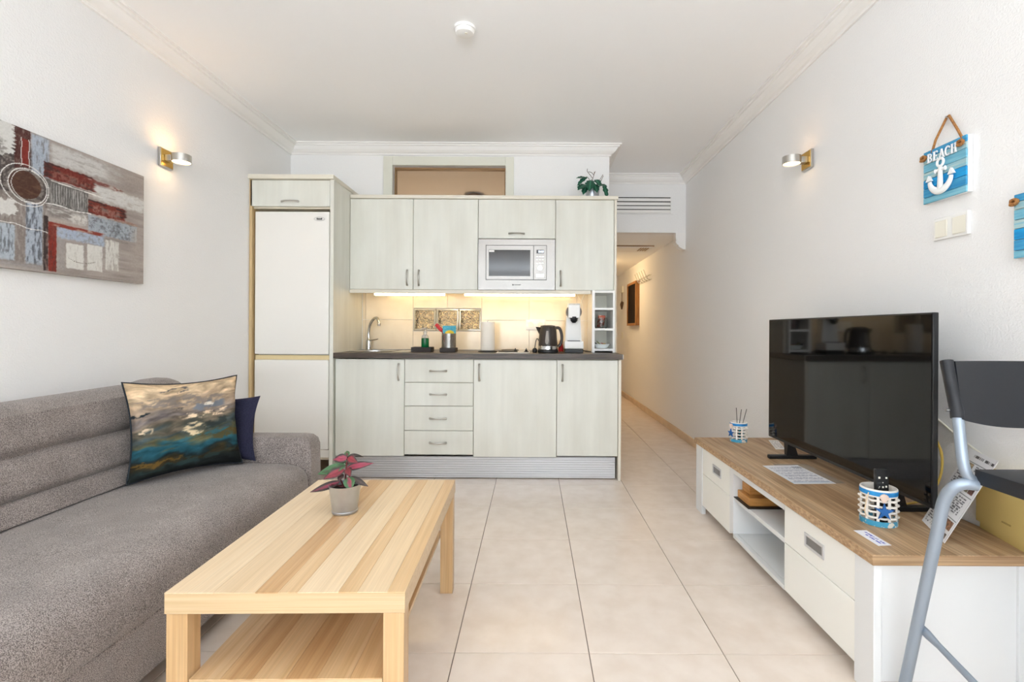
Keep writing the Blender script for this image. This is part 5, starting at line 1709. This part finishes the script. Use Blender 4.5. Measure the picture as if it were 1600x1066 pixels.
def lattice_pot(cx, cy, r, h, label, seed, star_angle, rope):
    t = thing('lattice_pot', label, 'pot', (cx, cy, STZ))
    z0 = STZ + 0.0004
    n = 10
    part('base_disc', lathe(new(), [(r * 0.98, 0), (r * 0.98, 0.004), (0, 0.0045)], 30, (cx, cy, z0)), M_WICKER, t)
    part('foot_band', lathe(new(), [(r * 1.0, 0.0), (r * 1.05, 0.001), (r * 1.05, h * 0.15), (r * 1.0, h * 0.15), (r * 1.0, 0)], 36, (cx, cy, z0), caps=False), M_SHELLS, t)
    for k in range(n):
        a = 2 * PI * (k + 0.5) / n
        w_ = 0.0042
        b = bx(-0.0017, 0.0017, -w_, w_, h * 0.152, h * 0.80)
        b.transform(Matrix.Translation((cx, cy, z0)) @ Matrix.Rotation(a, 4, 'Z') @ Matrix.Translation((r * 0.985, 0, 0)))
        part('slat', b, M_WICKER, t)
    for k in range(4):
        z = z0 + h * (0.24 + 0.155 * k)
        pts = [(cx + (r + 0.0032 * math.cos(n * a)) * math.cos(a), cy + (r + 0.0032 * math.cos(n * a)) * math.sin(a), z) for a in np.linspace(0, 2 * PI, 84, endpoint=False)]
        part('hoop', tube(new(), pts, 0.0036, 6, True), M_WICKER, t)
    part('rim', lathe(new(), [(r * 0.96, h * 0.80), (r * 1.03, h * 0.80), (r * 1.03, h * 0.985), (r * 1.0, h), (r * 0.94, h), (r * 0.94, h * 0.82), (r * 0.96, h * 0.80)], 36, (cx, cy, z0), caps=False), M_WICKER, t)
    part('blue_band', lathe(new(), [(r * 1.031, h * 0.835), (r * 1.048, h * 0.84), (r * 1.048, h * 0.95), (r * 1.031, h * 0.955)], 36, (cx, cy, z0), caps=False), M_BLUE, t)
    ca = star_angle
    e = Vector((math.cos(ca), math.sin(ca), 0))
    s_ = Vector((-math.sin(ca), math.cos(ca), 0))
    c0 = Vector((cx, cy, z0 + h * 0.46)) + e * (r + 0.009)
    R_ = r * 0.58
    poly = [((R_ if k % 2 == 0 else R_ * 0.36) * math.sin(k * PI / 5), (R_ if k % 2 == 0 else R_ * 0.36) * math.cos(k * PI / 5)) for k in range(10)]
    part('starfish', prism(new(), poly, lambda u, v: tuple(c0 + s_ * u + Vector((0, 0, v))), lambda u, v: tuple(c0 + s_ * u * 0.9 + Vector((0, 0, v * 0.9)) + e * 0.006)), M_STAR, t)
    sc = Vector((cx, cy, z0 + h * 0.80)) + e * (r * 1.06 + 0.003)
    sh_ = new()
    for k in range(7):
        a = -1.1 + 2.2 * k / 6
        tube(sh_, [tuple(sc + Vector((0, 0, -0.014))), tuple(sc + s_ * (0.013 * math.sin(a)) + Vector((0, 0, 0.016 * math.cos(a))) + e * 0.004)], [0.0025, 0.0038], 6)
    part('scallop', sh_, mat('shell_pink', rgb(236, 214, 200), 0.5), t)
    if rope:
        a = rope
        p0 = Vector((cx + r * 1.06 * math.cos(a), cy + r * 1.06 * math.sin(a), z0 + h * 0.9))
        o_ = Vector((math.cos(a), math.sin(a), 0))
        part('rope_handle', tube(new(), catmull([p0, p0 + o_ * 0.009 + Vector((0, 0, -0.02)), p0 + o_ * 0.020 + Vector((0, 0, -0.055)), p0 + o_ * 0.012 + Vector((0, 0, -0.078))], 5), 0.0018, 6), M_CORD, t)
    return t


AX, AY = 1.185, 1.69
lattice_pot(AX, AY, 0.053, 0.122, 'white lattice pot with a blue starfish, holding the remote control', 1, -PI / 2 - 0.35, PI + 0.45)
BX_, BY_ = 1.222, 2.925
lattice_pot(BX_, BY_, 0.046, 0.115, 'white and blue lattice pot of scent sticks at the far stand end', 2, PI + 0.35, None)
t = thing('remote_control', 'black remote control upright in the lattice pot', 'remote', (AX, AY, STZ + 0.006))
b = bx(-0.0215, 0.0215, -0.008, 0.008, 0, 0.176, 0.004, 2)
mrx = Matrix.Translation((AX + 0.004, AY - 0.012, STZ + 0.0062)) @ Matrix.Rotation(0.03, 4, 'Y') @ Matrix.Rotation(-0.08, 4, 'X')
b.transform(mrx)
part('remote_body', b, M_BLACK, t)
for x, z, s in ((-0.012, 0.148, 0.0035), (0.012, 0.148, 0.003), (-0.012, 0.118, 0.002), (0.0, 0.117, 0.003), (0.011, 0.119, 0.003), (-0.014, 0.114, 0.0015), (0.0, 0.132, 0.002)):
    b = bx(x - s, x + s, -0.0095, -0.008, z - s, z + s, 0.0008, 1)
    b.transform(mrx)
    part('button', b, M_OFFWHITE if s > 0.0025 else M_NICKEL, t)
for i, (dx, dy, tx, ty, lb) in enumerate(((-0.008, 0.004, -0.008, 0.0, 'straightest dark scent stick in the far lattice pot'), (0.012, -0.008, 0.036, 0.0, 'dark scent stick leaning outward at the rim of the far pot'), (0.004, 0.008, 0.022, 0.012, 'dark scent stick between the other two in the far pot'))):
    solo('scent_stick', tube(new(), [(BX_ + dx * 0.4 - tx * 0.3, BY_ + dy, STZ + 0.006), (BX_ + dx * 0.6 + tx, BY_ + dy + ty, STZ + 0.198 - 0.006 * i)], 0.0019, 6), mat('stick_dark', rgb(60, 58, 58), 0.8), lb, 'scent stick', (BX_, BY_, STZ + 0.006), group='scent sticks in the far lattice pot')
t = thing('scent_bottle', 'small teal glass scent bottle inside the far lattice pot', 'bottle', (BX_ + 0.016, BY_ + 0.012, STZ + 0.005))
part('bottle', lathe(new(), [(0.013, 0), (0.014, 0.003), (0.014, 0.05), (0.008, 0.06), (0.008, 0.07), (0, 0.07)], 18, (BX_ + 0.02, BY_ + 0.014, STZ + 0.0052)), mat('teal_glass', rgb(40, 140, 150), 0.1), t)

# ------------------------------------------------------------------ signs and switches on the right wall
SIGN_MATS = [M_TURQ, M_SKY, M_SKY, M_SAGE, M_TURQ, M_SAGE, M_TEAL]


def beach_sign(name, label, y0, y1, z0, z1, word):
    """y0 is the end nearer the camera"""
    t = thing(name, label, 'sign', (XR, (y0 + y1) / 2, z0))
    part('backing', bx(XR - 0.018, XR - 0.002, y0, y1, z0, z1, 0.001, 1), M_SIGNW, t)
    hts = [0.12, 0.17, 0.17, 0.14, 0.16, 0.12, 0.12]
    ms = [M_TURQ, M_TEAL, M_SKY, M_SAGE, M_TURQ, M_SAGE, M_TEAL]
    z = z0
    for h, m in zip(hts, ms):
        hh = h * (z1 - z0)
        part('board', bx(XR - 0.025, XR - 0.0185, y0 + 0.001, y1 - 0.0005, z + 0.0008, z + hh - 0.0008, 0.0008, 1), m, t)
        z += hh
    zt = z1 - 0.024
    for y in (y0 + 0.018, y1 - 0.006):
        kn = new()
        for a in range(3):
            pts = [(XR - 0.030 - 0.004 * math.sin(2 * q), y + 0.009 * math.cos(q + a), zt + 0.008 * math.sin(q + a * 0.7)) for q in np.linspace(0, 2 * PI, 16, endpoint=False)]
            tube(kn, pts, 0.0045, 6, True)
        part('rope_knot', kn, M_ROPE, t)
    part('rope_loop', tube(new(), [(XR - 0.022, y0 + 0.018, zt + 0.014), (XR - 0.02, y0 + 0.04, z1 + 0.03), (XR - 0.008, (y0 + y1) / 2 - 0.001, z1 + 0.104), (XR - 0.008, (y0 + y1) / 2 + 0.006, z1 + 0.104), (XR - 0.02, y1 - 0.05, z1 + 0.03), (XR - 0.022, y1 - 0.036, zt + 0.012)], 0.0042, 8), M_ROPE, t)
    part('nail', tube(new(), [(XR - 0.001, (y0 + y1) / 2 + 0.003, z1 + 0.1), (XR - 0.016, (y0 + y1) / 2 + 0.003, z1 + 0.1)], 0.0035, 10), M_CHROME, t)
    return t


BY0, BY1, BZ0, BZ1 = 1.703, 1.89, 1.566, 1.764
t = beach_sign('beach_sign', 'blue plank sign with a white anchor and the word BEACH', BY0, BY1, BZ0, BZ1, True)


def strokes(ch):
    """serif capitals as strokes in a 0.75 x 1 cell"""
    if ch == 'B':
        up = [(0.15 + 0.42 * math.cos(a) * 1.0, 0.75 + 0.25 * math.sin(a)) for a in np.linspace(-PI / 2, PI / 2, 9)]
        lo = [(0.15 + 0.5 * math.cos(a), 0.25 + 0.25 * math.sin(a)) for a in np.linspace(-PI / 2, PI / 2, 9)]
        return [([(0.15, 0), (0.15, 1)], 1.4), (up, 1), (lo, 1), ([(0, 0), (0.3, 0)], 0.8), ([(0, 1), (0.3, 1)], 0.8)]
    if ch == 'E':
        return [([(0.15, 0), (0.15, 1)], 1.4), ([(0, 1), (0.62, 1)], 0.9), ([(0.15, 0.5), (0.48, 0.5)], 0.8), ([(0, 0), (0.65, 0)], 0.9), ([(0.62, 1), (0.62, 0.82)], 0.8), ([(0.65, 0), (0.65, 0.2)], 0.8), ([(0.48, 0.4), (0.48, 0.6)], 0.7)]
    if ch == 'A':
        return [([(0.08, 0), (0.38, 1)], 0.9), ([(0.38, 1), (0.68, 0)], 1.4), ([(0.18, 0.34), (0.56, 0.34)], 0.8), ([(-0.04, 0), (0.2, 0)], 0.8), ([(0.54, 0), (0.8, 0)], 0.8)]
    if ch == 'C':
        ar = [(0.4 + 0.34 * math.cos(a), 0.5 + 0.5 * math.sin(a)) for a in np.linspace(0.75, 2 * PI - 0.75, 17)]
        return [(ar, 1.2), ([(0.66, 0.95), (0.66, 0.72)], 0.8)]
    if ch == 'H':
        return [([(0.14, 0), (0.14, 1)], 1.4), ([(0.62, 0), (0.62, 1)], 1.4), ([(0.14, 0.5), (0.62, 0.5)], 0.8)] + [([(a, b), (a + 0.28, b)], 0.8) for a in (0.0, 0.48) for b in (0, 1)]


HT = 0.031
yl = BY1 - 0.026                 # the word reads from far to near
zl = BZ1 - 0.047
for i, ch in enumerate('BEACH'):
    b = new()
    for pts, wq in strokes(ch):
        P = [Vector((XR - 0.030, yl - u * HT * 0.95, zl + 0.002 * i * 0 + v * HT)) for u, v in pts]
        tube(b, P, 0.0021 * wq + 0.0004, 6)
    part('letter', b, M_SIGNL, t)
    yl -= 0.0262
# anchor
AYc, AZ0 = (BY0 + BY1) / 2 + 0.008, BZ0 + 0.032
an = new()
tube(an, [(XR - 0.031, AYc, AZ0 + 0.008), (XR - 0.031, AYc, AZ0 + 0.085)], [0.013, 0.009], 10, flat=((1, 0, 0), 0.5))
tube(an, [(XR - 0.031, AYc - 0.02, AZ0 + 0.076), (XR - 0.031, AYc + 0.02, AZ0 + 0.076)], 0.0065, 10, flat=((1, 0, 0), 0.6))
for s in (-1, 1):
    tube(an, [(XR - 0.031, AYc + s * 0.02, AZ0 + 0.076), (XR - 0.031, AYc + s * 0.023, AZ0 + 0.076)], 0.0085, 10, flat=((1, 0, 0), 0.6))
tube(an, [(XR - 0.031, AYc + 0.014 * math.cos(a), AZ0 + 0.103 + 0.014 * math.sin(a)) for a in np.linspace(0, 2 * PI, 20, endpoint=False)], 0.0052, 8, True, flat=((1, 0, 0), 0.7))
ar = [(XR - 0.031, AYc + 0.048 * math.sin(a), AZ0 + 0.048 - 0.048 * math.cos(a)) for a in np.linspace(-1.45, 1.45, 21)]
tube(an, ar, [0.0085 + 0.005 * math.cos(k / 20 * PI - PI / 2) for k in range(21)], 10, flat=((1, 0, 0), 0.5))
for s in (-1, 1):
    c_ = (AYc + s * 0.049, AZ0 + 0.048)
    prism(an, [(c_[0] - 0.013, c_[1] - 0.002), (c_[0] + 0.013, c_[1] - 0.002), (c_[0], c_[1] + 0.02)], lambda u, v: (XR - 0.036, u, v), lambda u, v: (XR - 0.0265, u, v))
part('anchor', an, M_SIGNW, t)
beach_sign('beach_sign', 'blue plank sign cut by the photo edge, above the stool', 1.345, 1.534, 1.309, 1.507, False)
t = thing('light_switch', 'double white light switch under the beach sign', 'switch', (XR, 1.785, 1.46))
part('switch_plate', bx(XR - 0.009, XR - 0.0008, 1.708, 1.862, 1.422, 1.503, 0.002, 1), M_WHITEP, t)
for y in (1.716, 1.792):
    part('rocker', bx(XR - 0.0135, XR - 0.0095, y + 0.004, y + 0.058, 1.431, 1.492, 0.002, 1), M_OFFWHITE, t)
part('switch_edge', bx(XR - 0.015, XR - 0.0095, 1.7085, 1.7155, 1.4225, 1.5025), M_WHITEP, t)

# ------------------------------------------------------------------ folding bar stool
t = thing('bar_stool', 'folding bar stool with charcoal seat and grey tubular legs', 'stool', (1.3, 1.15, 0))
LX, RX = 1.088, 1.468


def side_tube(x, s):
    up = catmull([(x + s * 0.024, 1.325, 0.99), (x + s * 0.012, 1.28, 0.87), (x, 1.252, 0.775), (x, 1.246, 0.745), (x + s * 0.006, 1.243, 0.722), (x + s * 0.02, 1.242, 0.708)], 6)
    return up


for x, s in ((LX, 1), (RX, -1)):
    nm = tube(new(), side_tube(x, s), 0.0125, 14)
    part('back_tube', nm, M_TUBE, t)
    lg = catmull([(x + s * 0.024, 1.236, 0.699), (x - s * 0.004, 1.243, 0.699), (x - s * 0.022, 1.255, 0.683), (x - s * 0.028, 1.272, 0.645), (x - s * 0.0275, 1.29, 0.57)], 6) + [Vector((x - s * 0.024, 1.356, 0.30)), Vector((x - s * 0.023, 1.425, 0.004))]
    part('leg', tube(new(), lg, 0.0145, 14), M_TUBE, t)
    fg = catmull([(x + s * 0.02, 1.03, 0.69), (x - s * 0.005, 1.02, 0.66), (x - s * 0.01, 0.99, 0.5)], 5) + [Vector((x - s * 0.012, 0.90, 0.004))]
    part('leg', tube(new(), fg, 0.0125, 12), M_TUBE, t)
    part('stretcher', tube(new(), [(x - s * 0.010, 1.362, 0.262), (x - s * 0.009, 1.345, 0.258), (x - s * 0.008, 1.31, 0.25), (x - s * 0.008, 1.07, 0.197), (x - s * 0.011, 0.955, 0.172)], [0.013, 0.014, 0.010, 0.0105, 0.0105], 10, flat=((1, 0, 0), 0.7)), M_TUBE, t)
part('seat', bx(LX + 0.022, RX - 0.022, 0.87, 1.242, 0.7005, 0.738, 0.006, 2), M_SEAT, t)
# backrest shell: gently curved in plan, bellied lower edge, sleeves over the tubes
rings = []
for k in range(25):
    u = -1 + 2 * k / 24
    xc = (LX + RX) / 2
    half = (RX - LX) / 2
    cv = 0.022 * (1 - u * u)
    zb = 0.858 - 0.026 * (1 - u * u)
    ring = []
    for z, yy in ((zb, 1.274), (0.93, 1.299), (1.003, 1.327)):
        fx = (0.012 + 0.024 * (z - 0.87) / 0.13)
        ring.append((xc + u * (half - fx * 1.0 - 0.0), yy + cv - 0.012, z))
    for z, yy in ((1.003, 1.338), (0.93, 1.311), (zb, 1.286)):
        fx = (0.012 + 0.024 * (z - 0.87) / 0.13)
        ring.append((xc + u * (half - fx), yy + cv - 0.010, z))
    rings.append(ring)
part('backrest', loft(new(), rings), M_SEAT, t)
for x, s in ((LX, 1), (RX, -1)):
    part('sleeve', tube(new(), [(x + s * 0.0105, 1.277, 0.858), (x + s * 0.0125, 1.281, 0.873), (x + s * 0.0245, 1.326, 0.992), (x + s * 0.0255, 1.330, 1.003)], 0.0150, 14), M_SEAT, t)
    part('pin', tube(new(), [(x + s * 0.0, 1.284, 0.878), (x - s * 0.016, 1.282, 0.878)], 0.0035, 8), M_CHROME, t)
